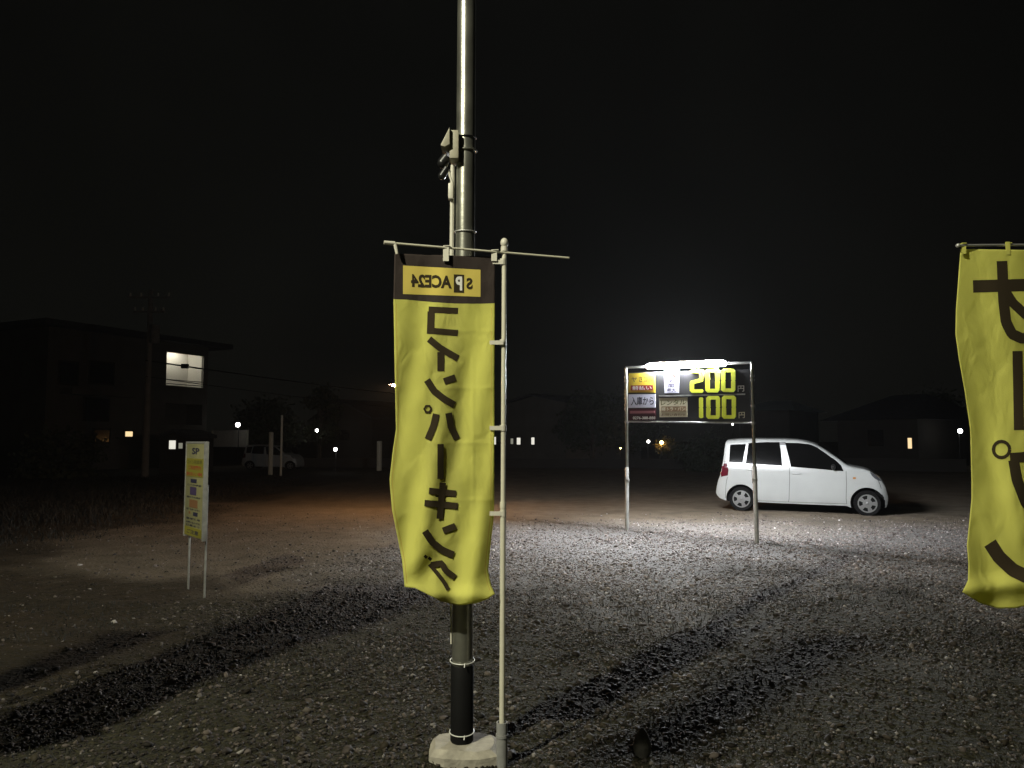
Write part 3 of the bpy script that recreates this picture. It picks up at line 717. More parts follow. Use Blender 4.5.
# ------------------------------------------------------------------ small white car
def make_car():
    R, F_ = Vector((5.33, 17.95, 0)), Vector((7.80, 16.86, 0))
    al_ = F_ - R; al_.z = 0; WB = al_.length; al_.normalize()
    car = thing("parked_car", "small white hatchback parked side-on on the gravel to the right of the price board", "car", (R.x, R.y, 0), math.atan2(al_.y, al_.x))
    P0 = Vector((R.x, R.y, 0))
    def cq(cx_, cy_): return on_plane(700 + cx_ / 5.12, 420 + cy_ / 5.12, P0, al_)
    W = 1.50
    top = [cq(*p_) for p_ in ((79, 372), (82, 338), (92, 300), (100, 285), (108, 250), (116, 205), (122, 140), (126, 110), (133, 103), (200, 98), (270, 96.5), (420, 98), (490, 102), (535, 109), (580, 121), (610, 136), (640, 153), (700, 193), (755, 232), (775, 238), (795, 243), (838, 250), (868, 260), (902, 282), (928, 302), (948, 330), (960, 365), (966, 400))]
    bot = [cq(*p_) for p_ in ((79, 372), (86, 386), (100, 400), (130, 412), (160, 416), (300, 421), (500, 430), (750, 440), (780, 452), (938, 456), (953, 450), (964, 430), (966, 400))]
    Xr, Xf = top[0][0], top[-1][0]
    tx, tz_ = [p_[0] for p_ in top], [p_[1] for p_ in top]; bx_, bz = [p_[0] for p_ in bot], [p_[1] for p_ in bot]
    ZB = cq(466, 244)[1]
    ztop = lambda x: float(np.interp(x, tx, tz_)); zbot = lambda x: float(np.interp(x, bx_, bz))
    def inset(x, z):
        e = .025 * max(0, (.45 - z) / .25) ** 2 if z < .45 else 0
        e += .010 * (z - .62) ** 2
        if z > ZB: e += .03 * min(1, (z - ZB) / .03) * .2 + (z - ZB) * .20
        e += .15 * max(0, (x - (Xf - .42)) / .42) ** 3.5 + .07 * max(0, ((Xr + .36) - x) / .36) ** 3
        return e
    def side_y(x, z):
        zt = ztop(x); r_ = min(.07, max(.02, (zt - zbot(x)) * .4)); e = inset(x, z)
        k = z - (zt - r_)
        if k > 0: e += r_ - math.sqrt(max(0, r_ * r_ - k * k))
        return e
    st = sorted(set(list(np.linspace(Xr + .004, Xf - .004, 70)) + list(np.linspace(Xr + .003, Xr + .35, 26)) + list(np.linspace(Xf - .45, Xf - .003, 22))))
    nz, nr = 26, 9
    V, Fc = [], []
    for x in st:
        zb, zt = zbot(x), ztop(x)
        sec = []
        for k in range(nz):
            t = k / (nz - 1); t = t if t < .5 else 1 - .5 * (1 - (t - .5) * 2) ** 1.7
            z = zb + (zt - zb) * t; sec.append((side_y(x, z), z))
        y1_ = sec[-1][0]; roof = []
        for k in range(1, nr + 1):
            y = y1_ + (W - 2 * y1_) * k / (nr + 1); u = 2 * (y - y1_) / (W - 2 * y1_) - 1; roof.append((y, zt + .028 * (1 - u * u) * min(1, (zt - .3))))
        full = sec + roof + [(W - y, z) for y, z in reversed(sec)]
        V += [(x, y, z) for y, z in full]; m_ = len(full)
    for i in range(len(st) - 1):
        for k in range(m_):
            k2 = (k + 1) % m_; Fc.append((i * m_ + k, i * m_ + k2, (i + 1) * m_ + k2, (i + 1) * m_ + k))
    Fc.append(tuple(range(m_))); Fc.append(tuple((len(st) - 1) * m_ + k for k in reversed(range(m_))))
    body = MB().add(V, Fc).build("body", [M['car_white'], M['gap_black']], car, smooth=40)
    wr = cq(210, 398); wf = cq(858, 427); RT = .285
    wheels = [(wr[0], RT), (wf[0], RT - .02)]
    for (wx, wz), big in zip(wheels, (.335, .345)):
        cut = MB().tube([(wx, -.3, wz + .005), (wx, .24, wz + .005)], big, 40)
        c = cut.build("wheel_cut", M['gap_black'], None, origin=Vector((0, 0, 0)))
        cut2 = MB().tube([(wx, W - .24, wz + .005), (wx, W + .3, wz + .005)], big, 40).build("wheel_cut", M['gap_black'], None, origin=Vector((0, 0, 0)))
        for cc in (c, cut2):
            md = body.modifiers.new("arch", 'BOOLEAN'); md.operation = 'DIFFERENCE'; md.object = cc; md.solver = 'EXACT'
    car_loc, car_rot = car.location.copy(), car.rotation_euler.copy()
    car.location = (0, 0, 0); car.rotation_euler = (0, 0, 0)
    bpy.context.view_layer.update()
    dg = bpy.context.evaluated_depsgraph_get()
    nm = bpy.data.meshes.new_from_object(body.evaluated_get(dg))
    body.modifiers.clear(); body.data = nm; nm.name = "body"
    for o_ in [x for x in COL.objects if x.name.startswith("wheel_cut")]: bpy.data.objects.remove(o_)
    car.location, car.rotation_euler = car_loc, car_rot
    # arches are black inside: faces well inside the side get the black material
    names = [m_.name if m_ else '' for m_ in nm.materials]
    for pg in nm.polygons:
        c = pg.center
        for wx, wz in wheels:
            rr = math.hypot(c.x - wx, c.z - wz)
            if rr < .352 and .03 < c.y < W - .03 and c.z < .75: pg.material_index = 1
    nm.set_sharp_from_angle(angle=math.radians(38))
    def patch(poly, off, step=.06):
        pts = []
        for i in range(len(poly)):
            a_, b_ = Vector(poly[i]), Vector(poly[(i + 1) % len(poly)]); k = max(1, int((b_ - a_).length / step))
            pts += [a_.lerp(b_, j / k) for j in range(k)]
        nb = len(pts); xs = [p_.x for p_ in pts]; zs = [p_.y for p_ in pts]
        def inside(x, z):
            c_ = False; j = nb - 1
            for i in range(nb):
                if (zs[i] > z) != (zs[j] > z) and x < (xs[j] - xs[i]) * (z - zs[i]) / (zs[j] - zs[i]) + xs[i]: c_ = not c_
                j = i
            return c_
        for x in np.arange(min(xs), max(xs), step):
            for z in np.arange(min(zs), max(zs), step):
                if inside(x, z): pts.append(Vector((x, z)))
        v_, _, f_, *_r = geometry.delaunay_2d_cdt(pts, [(i, (i + 1) % nb) for i in range(nb)], [], 1, 1e-4)
        return [(p_.x, side_y(p_.x, p_.y) - off, p_.y) for p_ in v_], [tuple(x) for x in f_]
    class Pair:
        def __init__(s): s.a, s.b = MB(), MB()
        def add(s, vs, fs): s.a.add(vs, fs); s.b.add([(x, W - y, z) for x, y, z in vs], fs); return s
        def build(s, *k, **kw): s.a.build(*k, **kw); return s.b.build(*k, **kw)
    wins = {"quarter_window": [(151, 126), (232, 122), (217, 218), (148, 214)],
            "rear_window": [(246, 118), (330, 114), (404, 114), (411, 150), (421, 235), (330, 229), (234, 222)],
            "front_window": [(434, 117), (500, 118), (560, 124), (600, 141), (650, 176), (695, 207), (722, 232), (735, 262), (600, 250), (466, 239)]}
    for nm_, pl_ in wins.items():
        vs, fs = patch([cq(*p_) for p_ in pl_], .009)
        Pair().add(vs, fs).build(nm_, M['glass'], car, smooth=60)
    vs, fs = patch([cq(*p_) for p_ in [(236, 124), (247, 117), (329, 112), (434, 112), (440, 118), (436, 129), (404, 129), (402, 119), (330, 117)]], .0025); Pair().add(vs, fs).build("window_frame", M['black_plastic'], car, smooth=60)
    # windscreen on the sloping front of the cabin
    V, Fc = [], []
    wsx = np.linspace(cq(600, 130)[0], cq(748, 228)[0], 12); k = 13
    for x in wsx:
        zt = ztop(x); y1_ = side_y(x, zt) + .05
        for j in range(k):
            y = y1_ + (W - 2 * y1_) * j / (k - 1); y0_ = side_y(x, zt); u = 2 * (y - y0_) / (W - 2 * y0_) - 1
            V.append((x + .004, y, zt + .028 * (1 - u * u) * min(1, zt - .3) + .005))
    MB().add(V, [(i * k + j, i * k + j + 1, (i + 1) * k + j + 1, (i + 1) * k + j) for i in range(len(wsx) - 1) for j in range(k - 1)]).build("windscreen", M['glass'], car, smooth=60)
    xr_ = np.linspace(cq(112, 222)[0], cq(125, 132)[0], 8); V = []
    for x in xr_:
        zt = ztop(x); y1_ = side_y(x, zt) + .04
        for j in range(k):
            y = y1_ + (W - 2 * y1_) * j / (k - 1); V.append((x - .012, y, zt + .02))
    MB().add(V, [(i * k + j, i * k + j + 1, (i + 1) * k + j + 1, (i + 1) * k + j) for i in range(7) for j in range(k - 1)]).build("tailgate_window", M['glass'], car, smooth=60)
    def seam(mb, pl_, w=.009):
        p_ = np.array([cq(*x) for x in pl_]); sg = np.r_[0, np.cumsum(np.hypot(*np.diff(p_, axis=0).T))]; nn = max(2, int(sg[-1] / .06)); tt = np.linspace(0, sg[-1], nn)
        c = np.stack([np.interp(tt, sg, p_[:, 0]), np.interp(tt, sg, p_[:, 1])], -1); dd = np.gradient(c, axis=0); dd /= np.linalg.norm(dd, axis=1)[:, None]
        vs = []
        for i in range(nn):
            for s_ in (-1, 1):
                x, z = c[i][0] - dd[i][1] * w / 2 * s_, c[i][1] + dd[i][0] * w / 2 * s_; vs.append((x, side_y(x, z) - .0025, z))
        mb.add(vs, [(2 * i, 2 * i + 1, 2 * i + 3, 2 * i + 2) for i in range(nn - 1)])
    mb = Pair()
    for pl_ in ([(458, 240), (459, 300), (456, 405), (452, 420)], [(748, 262), (750, 330), (748, 405), (752, 432)], [(264, 226), (268, 320), (290, 375), (296, 415)], [(296, 413), (452, 420), (748, 430)],
                [(140, 292), (133, 330), (130, 400)], [(902, 290), (922, 330), (928, 352)], [(118, 214), (150, 216)]): seam(mb, pl_)
    mb.build("panel_seam", M['gap'], car, smooth=0)
    def blob(nm_, poly, m_, off=.006):
        vs, fs = patch([cq(*p_) for p_ in poly], off, .03); return Pair().add(vs, fs).build(nm_, m_, car, smooth=60)
    blob("tail_lamp", [(110, 226), (118, 222), (138, 222), (146, 256), (143, 284), (120, 288), (108, 292), (106, 270)], M['tail'])
    blob("head_lamp", [(870, 266), (888, 275), (908, 290), (930, 312), (918, 312), (896, 301), (880, 286)], M['head'])
    blob("side_marker", [(783, 293), (798, 293), (798, 302), (783, 302)], M['amber'])
    for hx, hy in ((495, 274), (262, 254)):
        a_ = cq(hx - 22, hy); b_ = cq(hx + 22, hy); zz = a_[1]
        for yy, s_ in ((side_y(a_[0], zz), -1), (W - side_y(a_[0], zz), 1)): MB().box(((a_[0] + b_[0]) / 2, yy + s_ * .014, zz), (b_[0] - a_[0], .022, .028)).build("door_handle", M['car_white'], car, bevel=.006)
    mc = cq(683, 238)
    for yy, s_ in ((side_y(mc[0], mc[1]), -1), (W - side_y(mc[0], mc[1]), 1)):
        MB().ball((mc[0], yy + s_ * .10, mc[1] - .01), .085, 10, (.55, 1, .75)).tube([(mc[0] + .02, yy, mc[1] - .06), (mc[0] + .01, yy + s_ * .06, mc[1] - .04)], .02, 8).build("door_mirror", M['black_plastic'], car)
    for wx, wz in wheels:
        for yy, s_ in ((.055, -1), (W - .055, 1)):
            w_ = MB()
            prof = [(.0, .19), (.0, .20), (-.004, .235), (-.012, .262), (.02, RT - .004), (.10, RT), (.15, RT - .01), (.165, .24), (.165, .19)]
            def lathe(mb, pr, n_=40):
                vs = [(wx + math.cos(2 * math.pi * k_ / n_) * r_, yy - s_ * y_, wz + math.sin(2 * math.pi * k_ / n_) * r_) for y_, r_ in pr for k_ in range(n_)]
                mb.add(vs, [(i * n_ + k_, i * n_ + (k_ + 1) % n_, (i + 1) * n_ + (k_ + 1) % n_, (i + 1) * n_ + k_) for i in range(len(pr) - 1) for k_ in range(n_)])
            wh = MB(); lathe(wh, prof); wh = wh.build("wheel", M['tyre'], car, smooth=40)
            back = MB(); lathe(back, [(.035, .195), (.035, .001)]); back.build("wheel_recess", M['gap_black'], wh)
            rim = MB(); lathe(rim, [(.02, .200), (-.003, .198), (-.004, .176), (.012, .172)])
            n_ = 100; vs = [(wx, yy + s_ * .006, wz)]
            for k_ in range(n_):
                t = 2 * math.pi * k_ / n_ + .3; m5 = abs(((t / (2 * math.pi / 5)) % 1) - .5) * 2   # 1 mid-spoke
                r_ = .176 if m5 > .50 else .098
                vs.append((wx + math.cos(t) * r_, yy - s_ * (.006 if r_ > .15 else .002), wz + math.sin(t) * r_))
            rim.add(vs, [(0, 1 + k_, 1 + (k_ + 1) % n_) for k_ in range(n_)]); rim.ball((wx, yy + s_ * .004, wz), .035, 8, (1, .35, 1))
            rim.build("rim", M['rim'], wh, smooth=30)
    # dark underbody
    MB().box(((Xr + Xf) / 2, W / 2, .30), (Xf - Xr - .5, W - .3, .16)).build("underbody", M['gap_black'], car)
    return car
car = make_car()

# ------------------------------------------------------------------ information sign on the left
SA, SB = gnd(183.5, 588.5), gnd(202.5, 598)
sal = SB - SA; sal.z = 0; SW = sal.length; sal.normalize()
sg = thing("information_sign", "upright white and yellow information sign on two thin legs at the left of the lot", "sign", (SA.x, SA.y, 0), math.atan2(sal.y, sal.x))
SP0 = Vector((SA.x, SA.y, 0))
def sq_(px, py): return on_plane(px, py, SP0, sal)
zt_, zb_ = 1.615, .60
for x in (.05, SW - .05): MB().box((x, .035, .56), (.019, .019, 1.22)).build("leg", M['steel_dull'], sg, bevel=.004)
pnl = MB().box((SW / 2, 0, (zt_ + zb_) / 2), (SW - .04, .035, zt_ - zb_)).build("panel", M['sign_white'], sg, bevel=.004)
MB().box((.01, 0, (zt_ + zb_) / 2), (.02, .045, zt_ - zb_ + .03)).box((SW - .01, 0, (zt_ + zb_) / 2), (.02, .045, zt_ - zb_ + .03)).box((SW / 2, 0, zt_ + .008), (SW - .04, .045, .02)).build("frame", M['steel_dull'], sg)
def srect(u0, u1, v0, v1, m_, nm_, off=.0195):
    MB().box((SW * (u0 + u1) / 2, -off, zt_ - (zt_ - zb_) * (v0 + v1) / 2), (SW * (u1 - u0), .003, (zt_ - zb_) * (v1 - v0))).build(nm_, m_, pnl)
def stext(body, u0, u1, v0, v1, m_, off=.0225, bold=.015):
    vs, fs = text2d(body, (SW * u0, SW * u1, zt_ - (zt_ - zb_) * v1, zt_ - (zt_ - zb_) * v0), bold)
    MB().add([(x, -off, z) for x, z in vs], fs).build("lettering", m_, pnl, smooth=0)
srect(.06, .94, .165, .36, M['sign_yellow'], "yellow_field"); srect(.06, .94, .90, .99, M['sign_yellow'], "yellow_field")
stext("SP", .34, .72, .05, .12, M['navy'], .0195, .03)
stext("コイン駐車場", .12, .88, .18, .225, M['olive']); stext("ご利用案内", .18, .84, .24, .285, M['red']); stext("前払い制", .08, .9, .31, .35, M['red'])
srect(.32, .62, .385, .425, M['navy'], "picture"); srect(.3, .62, .47, .555, M['violet'], "picture"); srect(.28, .7, .605, .69, M['orange'], "picture"); srect(.5, .72, .735, .775, M['navy'], "picture"); srect(.26, .34, .735, .76, M['orange'], "picture")
stext("ご注意", .2, .8, .925, .97, M['navy'])
for v_, t_ in ((.44, "二十四時間"), (.57, "場内での事故"), (.70, "責任を負いません"), (.80, "管理番号"), (.84, "お問い合わせ先"), (.872, "係員まで")): stext(t_, .12, .86, v_, v_ + .02, M['navy'], .0195, .01)

# ------------------------------------------------------------------ background: apartment block with a lit landing
def frame2(pxa, da, pxb, db):
    A, B = at(pxa, 440, da), at(pxb, 440, db); A.z = B.z = 0
    d_ = B - A; w_ = d_.length; d_.normalize(); return A, d_, w_
A_, ad, AW = frame2(44, 40, 206, 49.5)
ap = thing("apartment_building", "dim three storey apartment block with one brightly lit stair landing", "building", (A_.x, A_.y, 0), math.atan2(ad.y, ad.x))
def aq(px, py): return on_plane(px, py, A_, ad)
HT = aq(55, 327)[1]; DEP = 8.0
l0, l1 = aq(166.5, 370)[0], aq(203.5, 370)[0]; lz1, lz0 = aq(185, 354)[1], aq(185, 386.5)[1]
m0, m1 = l0, l1; mz1, mz0 = aq(185, 404)[1], aq(185, 425)[1]
w = MB()
w.box((l0 / 2, DEP / 2, HT / 2), (l0, DEP, HT))
w.box(((l1 + AW) / 2, DEP / 2, HT / 2), (AW - l1, DEP, HT))
REC = 1.4
w.box(((l0 + l1) / 2, (DEP + REC) / 2, HT / 2), (l1 - l0, DEP - REC, HT))
for z0, z1 in ((0, mz0), (mz1, lz0), (lz1 + .45, HT)): w.box(((l0 + l1) / 2, REC / 2, (z0 + z1) / 2), (l1 - l0, REC, z1 - z0))
w.box(((l0 + l1) / 2, .08, lz1 + .225), (l1 - l0, .16, .45))
w.build("wall", M['wall_pale'], ap, smooth=0)
for x in (l0 + .02, l1 - .02): MB().box((x, REC / 2 + .06, (lz0 + lz1) / 2 + .2), (.03, REC - .16, lz1 - lz0 + .4)).build("landing_wall", M['landing'], ap)
MB().box(((l0 + l1) / 2, REC - .02, (lz0 + lz1) / 2 + .2), (l1 - l0, .03, lz1 - lz0 + .4)).build("landing_wall", M['landing'], ap)
MB().box((AW / 2 + .3, DEP / 2, HT + .15), (AW + 2.0, DEP + 1.6, .3)).build("roof", M['roof_dark'], ap)
for z in (lz0 + .10, lz0 + .35): MB().tube([(l0, -.03, z), (l1, -.03, z)], .025, 8).build("railing", M['cable'], ap)
MB().box(((l0 + l1) / 2, .7, lz1 + .40), (1.2, .18, .07)).build("ceiling_lamp", lit("landing_lamp", (1, .96, .84), 42), ap)
for px0, px1, py0, py1, m_ in ((85, 107, 398, 420, 'window_dark'), (90, 112, 362, 384, 'window_dark'), (60, 76, 362, 384, 'window_dark'), (94, 108, 430, 442, 'window_dark'), (124.8, 131.5, 431.5, 436.5, 'lit_warm')):
    a, b = aq(px0, py0), aq(px1, py1)
    wf_ = MB().box(((a[0] + b[0]) / 2, -.03, (a[1] + b[1]) / 2), (b[0] - a[0] + .2, .06, a[1] - b[1] + .2)).build("window_frame", M['wall_brown'], ap)
    MB().box(((a[0] + b[0]) / 2, -.07, (a[1] + b[1]) / 2), (b[0] - a[0], .03, a[1] - b[1])).build("window", M[m_], wf_)
a, b = aq(60, 388), aq(128, 398)
MB().box(((a[0] + b[0]) / 2, -.5, (a[1] + b[1]) / 2), (b[0] - a[0], 1.0, a[1] - b[1])).build("balcony", M['wall_grey'], ap)

def house(name, label, pxa, da, pxb, db, eave, ridge, dep, wm, rm, gable_front=True, wins=(), group=None, over=.5):
    A, d_, w_ = frame2(pxa, da, pxb, db)
    t = thing(name, label, "building", (A.x, A.y, 0), math.atan2(d_.y, d_.x))
    hq = lambda px, py: on_plane(px, py, A, d_)
    he = hq((pxa + pxb) / 2, eave)[1]; hr = hq((pxa + pxb) / 2, ridge)[1]
    b = MB(); V = [(0, 0, 0), (w_, 0, 0), (w_, 0, he), (0, 0, he), (0, dep, 0), (w_, dep, 0), (w_, dep, he), (0, dep, he)]
    if gable_front:
        V += [(w_ / 2, 0, hr), (w_ / 2, dep, hr)]
        b.add(V, [(0, 1, 2, 8, 3), (5, 4, 7, 9, 6), (0, 3, 7, 4), (1, 5, 6, 2)])
        k = (hr - he) / (w_ / 2); o_ = over
        r_ = MB()
        for s_ in (0, 1):
            xe = -o_ if s_ == 0 else w_ + o_; P_ = [(xe, -o_, he - k * o_ + .03), (w_ / 2, -o_, hr + .03), (w_ / 2, dep + o_, hr + .03), (xe, dep + o_, he - k * o_ + .03)]
            r_.add(P_ + [(x, y, z + .16) for x, y, z in P_], [(0, 1, 2, 3), (7, 6, 5, 4), (0, 4, 5, 1), (1, 5, 6, 2), (2, 6, 7, 3), (3, 7, 4, 0)])
    else:
        V += [(w_ * .28, dep / 2, hr), (w_ * .72, dep / 2, hr)]
        b.add(V[:8], [(0, 1, 2, 3), (5, 4, 7, 6), (0, 3, 7, 4), (1, 5, 6, 2)])
        o_ = over; E = [(-o_, -o_, he), (w_ + o_, -o_, he), (w_ + o_, dep + o_, he), (-o_, dep + o_, he), (w_ * .28, dep / 2, hr), (w_ * .72, dep / 2, hr)]
        r_ = MB().add(E, [(0, 1, 5, 4), (1, 2, 5), (2, 3, 4, 5), (3, 0, 4), (3, 2, 1, 0)])
    b.build("wall", wm, t, smooth=0); r_.build("roof", rm, t, smooth=0)
    for px0, px1, py0, py1, m_ in wins:
        a, c = hq(px0, py0), hq(px1, py1); z0_ = max(c[1], .3)
        f_ = MB().box(((a[0] + c[0]) / 2, -.02, (a[1] + z0_) / 2), (c[0] - a[0] + .12, .05, a[1] - z0_ + .12)).build("window_frame", M['wall_brown'], t)
        MB().box(((a[0] + c[0]) / 2, -.055, (a[1] + z0_) / 2), (c[0] - a[0], .03, a[1] - z0_)).build("window", M[m_], f_)
    return t
house("house", "pale gabled house with three small lit windows behind the centre banner", 503, 56, 566, 52, 404, 396, 9, M['wall_pale'], M['roof_dark'], True,
      [(511.3, 513.6, 438.5, 444, 'lit_dim'), (517.5, 520.8, 437.8, 444.5, 'lit_white'), (532, 534.8, 437.5, 444.5, 'lit_white'), (493, 496.3, 437, 444.5, 'lit_white')], over=.2)
house("house", "low dark house with a narrow lit window beside the price board", 569, 58, 604, 56, 422, 412, 8, M['wall_brown'], M['roof_dark'], True, [(573.8, 576, 438.5, 446, 'lit_dim')])
house("house", "hip roofed house with one narrow warm window beyond the white car", 838, 50, 918, 46, 420, 392, 9, M['wall_brown'], M['roof_dark'], False,
      [(908.2, 912.3, 438, 448.5, 'lit_warm'), (868, 884, 430, 446, 'window_dark')], over=.8)
house("house", "pale sided building at the far left edge of the view", -60, 48, 19, 46, 376, 368, 2.5, M['wall_pale'], M['roof_dark'], True, [(0, 12, 395, 412, 'window_dark')])
house("house", "dark house with hidden gable left of the centre banner", 318, 62, 372, 58, 418, 402, 8, M['wall_brown'], M['roof_dark'], True, [(340, 350, 430, 440, 'window_dark')])
house("shed", "shed with pale blue grey sheet roof beside the right post of the board", 742, 52, 790, 50, 410.5, 399, 6, M['wall_brown'], M['roof_teal'], False)
house("house", "low dark hut with two lit panes just left of the information sign", 160, 38, 187, 37.8, 438, 433, 2.5, M['wall_brown'], M['roof_dark'], True,
      [(170, 176, 440.5, 449, 'lit_white'), (179.5, 183, 443, 448.5, 'lit_dim')], over=.12)

# ------------------------------------------------------------------ utility pole and wires
U = at(146, 440, 34); U.z = 0
ut = thing("utility_pole", "dark concrete utility pole with cross arms in front of the apartment block", "utility pole", U)
uh = at(146, 290, U.y).z
MB().tube([U, U + Vector((0, 0, uh))], [.16, .10], 14).build("shaft", M['concrete_pole'], ut)
for z, hw in ((uh - .35, .95), (uh - 1.0, .7)):
    ar = MB().box(U + Vector((0, -.12, z)), (2 * hw, .08, .09)).build("cross_arm", M['concrete_pole'], ut)
    for s_ in (-.9, -.4, .4, .9): MB().tube([U + Vector((s_ * hw, -.12, z + .04)), U + Vector((s_ * hw, -.12, z + .2))], [.05, .03], 8).build("insulator", M['white_plastic'], ar)
MB().tube([U + Vector((.28, -.1, uh - 2.4)), U + Vector((.28, -.1, uh - 1.6))], .2, 14).build("transformer", M['concrete_pole'], ut)
for pyl, pyr, lab in ((360.5, 366, "thick overhead cable with a splice box crossing the lit landing"), (376.5, 380, "thin overhead wire below the thick cable on the utility pole"), ):
    a = at(146, pyl, 33.8); b_ = at(206, pyr + 3, 36); dv = (b_ - a) / (b_ - a).x; pts = []
    end = at(420, pyr + 30, 62)
    for k in range(25):
        f_ = k / 24; p_ = a.lerp(end, f_); chord = a.z + (end.z - a.z) * f_
        pts.append((p_.x, p_.y, chord - .9 * 4 * f_ * (1 - f_) * .12))
    c = thing("overhead_wire", lab, "wire", a)
    MB().tube(pts, .035 if pyl < 370 else .02, 6).build("cable", M['cable'], c)
    if pyl < 370:
        i_ = min(range(25), key=lambda j: abs((pts[j][0] / pts[j][1]) * F_PX + CX - 192))
        MB().box(pts[i_], (.30, .18, .20)).build("splice_box", M['cable'], c)

# ------------------------------------------------------------------ far lamps
def lamp_post(px, py, d_, label, bulb, r_=.10, group="distant lamps", name="lamp_post"):
    p_ = at(px, py, d_); t = thing(name, label, "lamp", (p_.x, p_.y, 0), group=group)
    px_ = p_.x + (.10 if bulb == M['bulb_sodium'] else 0)
    MB().tube([(px_, p_.y + .12, 0), (px_, p_.y + .12, p_.z + r_ * 1.3)], .03, 8).build("post", M['cable'], t)
    MB().box((p_.x, p_.y + .05, p_.z + r_ + .035), (r_ * 2.2, .32, .05)).build("lamp_shade", M['cable'], t)
    if bulb == M['bulb_sodium']:
        sh_ = MB().tube([(p_.x, p_.y - .02, p_.z - .008), (p_.x, p_.y - .02, p_.z + .12)], [.125, .06], 20, caps=False); sh_.tube([(p_.x, p_.y - .02, p_.z + .118), (p_.x, p_.y - .02, p_.z + .125)], .062, 20)
        sh_.build("added_shade", M['cable'], t)  # unseen cone added to hold the orange light to the ground nearby
    MB().ball((p_.x, p_.y - .02, p_.z), r_, 8).build("bulb", bulb, t); return t
lamp_post(317, 430.5, 58, "bright white lamp over the dark yard left of the centre banner", M['bulb_white'], .115)
lamp_post(335.5, 449.3, 40, "small low white lamp near the ground left of the centre banner", M['bulb_white'], .09)
lamp_post(394.2, 384.3, 18.0, "orange lamp at the left edge of the centre banner lighting the soil", M['bulb_sodium'], .055)
lamp_post(238, 424.8, 50.5, "frosted white lamp just above the blank notice board", M['bulb_soft'], .15)
lamp_post(648.3, 441.5, 50, "small white lamp seen under the price board", M['bulb_white'], .09)
lamp_post(620.5, 448.3, 46, "faint orange lamp left of the price board's left post", M['bulb_orange'], .035)
lamp_post(732.5, 424.3, 58, "left one of two tiny white lamps under the board's lower right corner", M['bulb_white'], .06)
lamp_post(740.2, 422.4, 58, "right one of two tiny white lamps under the board's lower right corner", M['bulb_white'], .06)
lamp_post(960, 431, 46, "bright white lamp beside the right hand banner", M['bulb_white'], .13)
# orange lamp by a shrub
lamp_post(661.5, 442.5, 49, "orange lamp glowing beside a shrub under the price board", M['bulb_orange'], .10)

# ------------------------------------------------------------------ trees and shrubs
def tree(name, label, px, d_, h_, r_, n_leaf, m_, cat="tree", trunk=.35, leaf=.16):
    b0 = at(px, 440, d_); b0.z = 0
    t = thing(name, label, cat, b0)
    tb = MB(); tb.tube([b0 + Vector((0, 0, -.1)), b0 + Vector((.05, 0, h_ * .35)), b0 + Vector((0, .05, h_ * .8))], [.035 * h_ * .9, .025 * h_, .006 * h_], 9)
    cl_ = []
    for k in range(16):
        a = random.uniform(0, 6.28); z = random.uniform(trunk, .95) * h_; rr = r_ * random.uniform(.35, .95) * math.sin(math.pi * min(1, max(.12, (z / h_ - trunk + .12) / (1.12 - trunk)))) ** .6
        e_ = b0 + Vector((math.cos(a) * rr, math.sin(a) * rr, z)); cl_.append(e_)
        tb.tube([b0 + Vector((0, 0, z * .7)), b0.lerp(e_, .5) + Vector((0, 0, z * .45)), e_], [.012 * h_, .008 * h_, .003 * h_], 5)
    tb.build("trunk", M['bark'], t)
    V, F_ = [], []
    for k in range(n_leaf):
        c = random.choice(cl_) + Vector((random.gauss(0, 1), random.gauss(0, 1), random.gauss(0, .8))) * r_ * .24
        if c.z < .08: c.z = .08
        u = Vector((random.gauss(0, 1), random.gauss(0, 1), random.gauss(0, 1))).normalized(); v = u.orthogonal().normalized(); s_ = leaf * random.uniform(.6, 1.4)
        o_ = len(V); V += [c - u * s_, c + v * s_ * .5, c + u * s_, c - v * s_ * .5]; F_.append((o_, o_ + 1, o_ + 2, o_ + 3))
    MB().add(V, F_).build("crown", m_, t, smooth=0); return t
tree("tree", "dark slender tree behind the blank notice board", 320, 60, 5.6, 1.4, 2600, M['leaf'])
tree("tree", "dark round tree between the pale house and the price board", 592, 50, 4.4, 1.9, 3000, M['leaf'])
tree("tree", "dark bushy tree behind the price board's left post", 628, 54, 4.6, 2.0, 3000, M['leaf'])
tree("tree", "dark broad tree at the right beyond the car's bonnet", 938, 55, 4.6, 2.6, 3400, M['leaf'])
tree("shrub", "shrub glowing orange beside a lamp under the price board", 669, 49.6, 2.1, .75, 1500, M['leaf_shrub'], "shrub", .1, .09)
tree("tree", "dark tree behind the pale car at the left", 268, 58, 4.2, 2.2, 3000, M['leaf'])
tree("shrub", "low dark shrub behind the white car's tail", 704, 40, 1.9, 1.3, 1600, M['leaf'], "shrub", .1, .12)
tree("shrub", "low dark shrub at the foot of the apartment block", 62, 34, 1.6, 1.7, 2000, M['leaf'], "shrub", .1, .12)

# low boundary wall at the back of the lot
for pxa, da, pxb, db, h_, lab in ((505, 46, 700, 44, .5, "low dark block wall at the back of the lot in the middle"), (300, 47, 392, 46.5, .5, "low dark block wall at the back of the lot left of the banner"), (792, 43, 965, 40, .6, "low dark block wall at the back of the lot behind the car")):
    A, d_, w_ = frame2(pxa, da, pxb, db)
    t = thing("block_wall", lab, "wall", A, math.atan2(d_.y, d_.x), group="low walls at the back of the lot")
    MB().box((w_ / 2, 0, h_ / 2 - .05), (w_, .15, h_ + .1)).build("blocks", M['wall_brown'], t); MB().box((w_ / 2, 0, h_ + .03), (w_ + .04, .2, .06)).build("coping", M['wall_brown'], t)

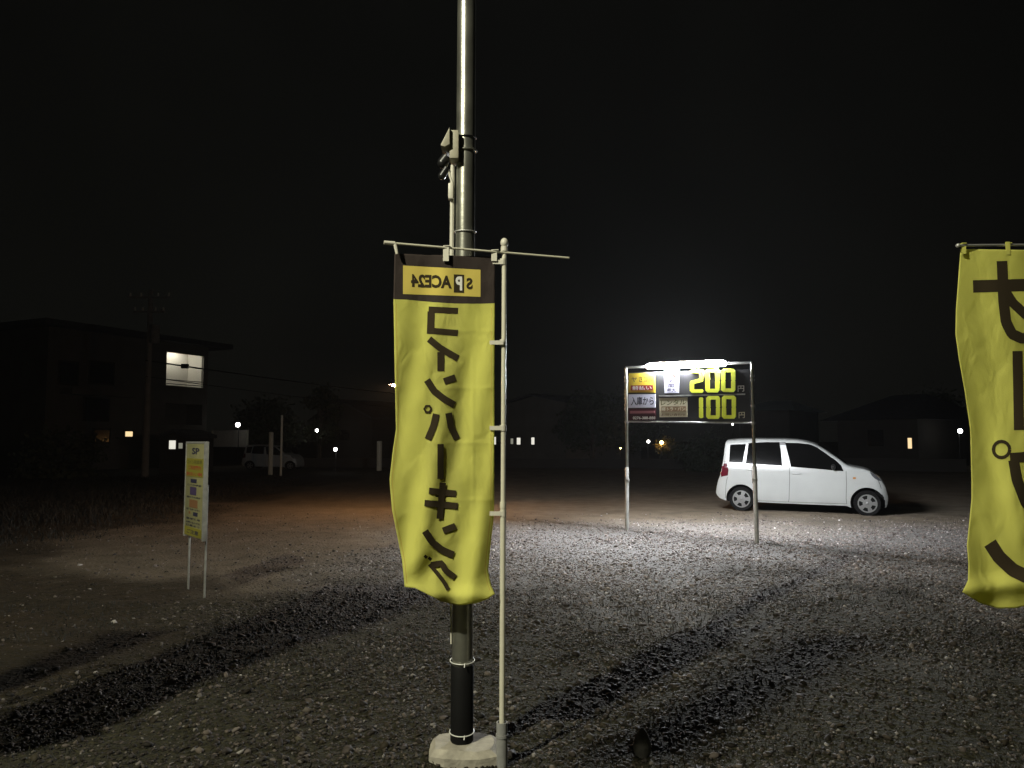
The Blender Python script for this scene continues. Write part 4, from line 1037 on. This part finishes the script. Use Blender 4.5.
# ------------------------------------------------------------------ blank notice board, posts, second car
A, d_, w_ = frame2(213, 54, 248, 52)
nb_ = thing("notice_board", "blank pale notice board on two legs in the dark behind the information sign", "notice board", A, math.atan2(d_.y, d_.x))
nz1, nz0 = on_plane(230, 430.5, A, d_)[1], on_plane(230, 446.5, A, d_)[1]
MB().box((w_ / 2, 0, (nz0 + nz1) / 2), (w_, .08, nz1 - nz0)).build("panel", M['notice'], nb_)
MB().box((w_ / 2, -.005, nz1 + .02), (w_ + .06, .07, .04)).box((w_ / 2, -.005, nz0 - .02), (w_ + .06, .07, .04)).build("frame", M['steel_dull'], nb_)
for x in (0, w_): MB().box((x, -.06, nz1 / 2), (.11, .10, nz1 + .02)).build("leg", M['white_pole'], nb_)
for px, py0, py1, d_, r_, lab in ((281.5, 415, 455, 36, .055, "tall thin pale post standing before the dim parked car"), (271, 432, 456, 37, .11, "short thick pale post left of the tall thin one"), (379.5, 441, 460.5, 42, .14, "short pale marker post left of the centre banner")):
    b0 = at(px, 440, d_); zt = at(px, py0, d_).z; b0.z = 0
    t = MB().tube([b0 + Vector((0, 0, -.05)), b0 + Vector((0, 0, zt - .02)), b0 + Vector((0, 0, zt))], [r_, r_, r_ * .6], 12).build("post", M['white_pole'], None, origin=b0)
    t.location = b0; tag(t, lab, "post")
c2 = dup(car); p_ = at(256, 440, 43); c2.location = (p_.x - .3, p_.y, 0); c2.rotation_euler = (0, 0, math.radians(-4)); c2.scale = (.86, 1, .82)
tag(c2, "pale car parked in the dark beyond the thin posts at the left", "car")

# ------------------------------------------------------------------ thin scattering volume, added to imitate the tube lamp's bloom
hz = MB().box((0, 45, 5.5), (150, 130, 14)).build("bloom_haze", None, None, smooth=0)
hm = bpy.data.materials.new("bloom_haze_air"); hm.use_nodes = True
n, l = hm.node_tree.nodes, hm.node_tree.links; n.remove(n["Principled BSDF"])
pv = n.new("ShaderNodeVolumePrincipled"); pv.inputs["Density"].default_value = .00024; pv.inputs["Color"].default_value = (.85, .87, .9, 1); pv.inputs["Anisotropy"].default_value = .3
l.new(pv.outputs[0], n["Material Output"].inputs["Volume"])
hz.data.materials.clear(); hz.data.materials.append(hm); hz['kind'] = 'stuff'
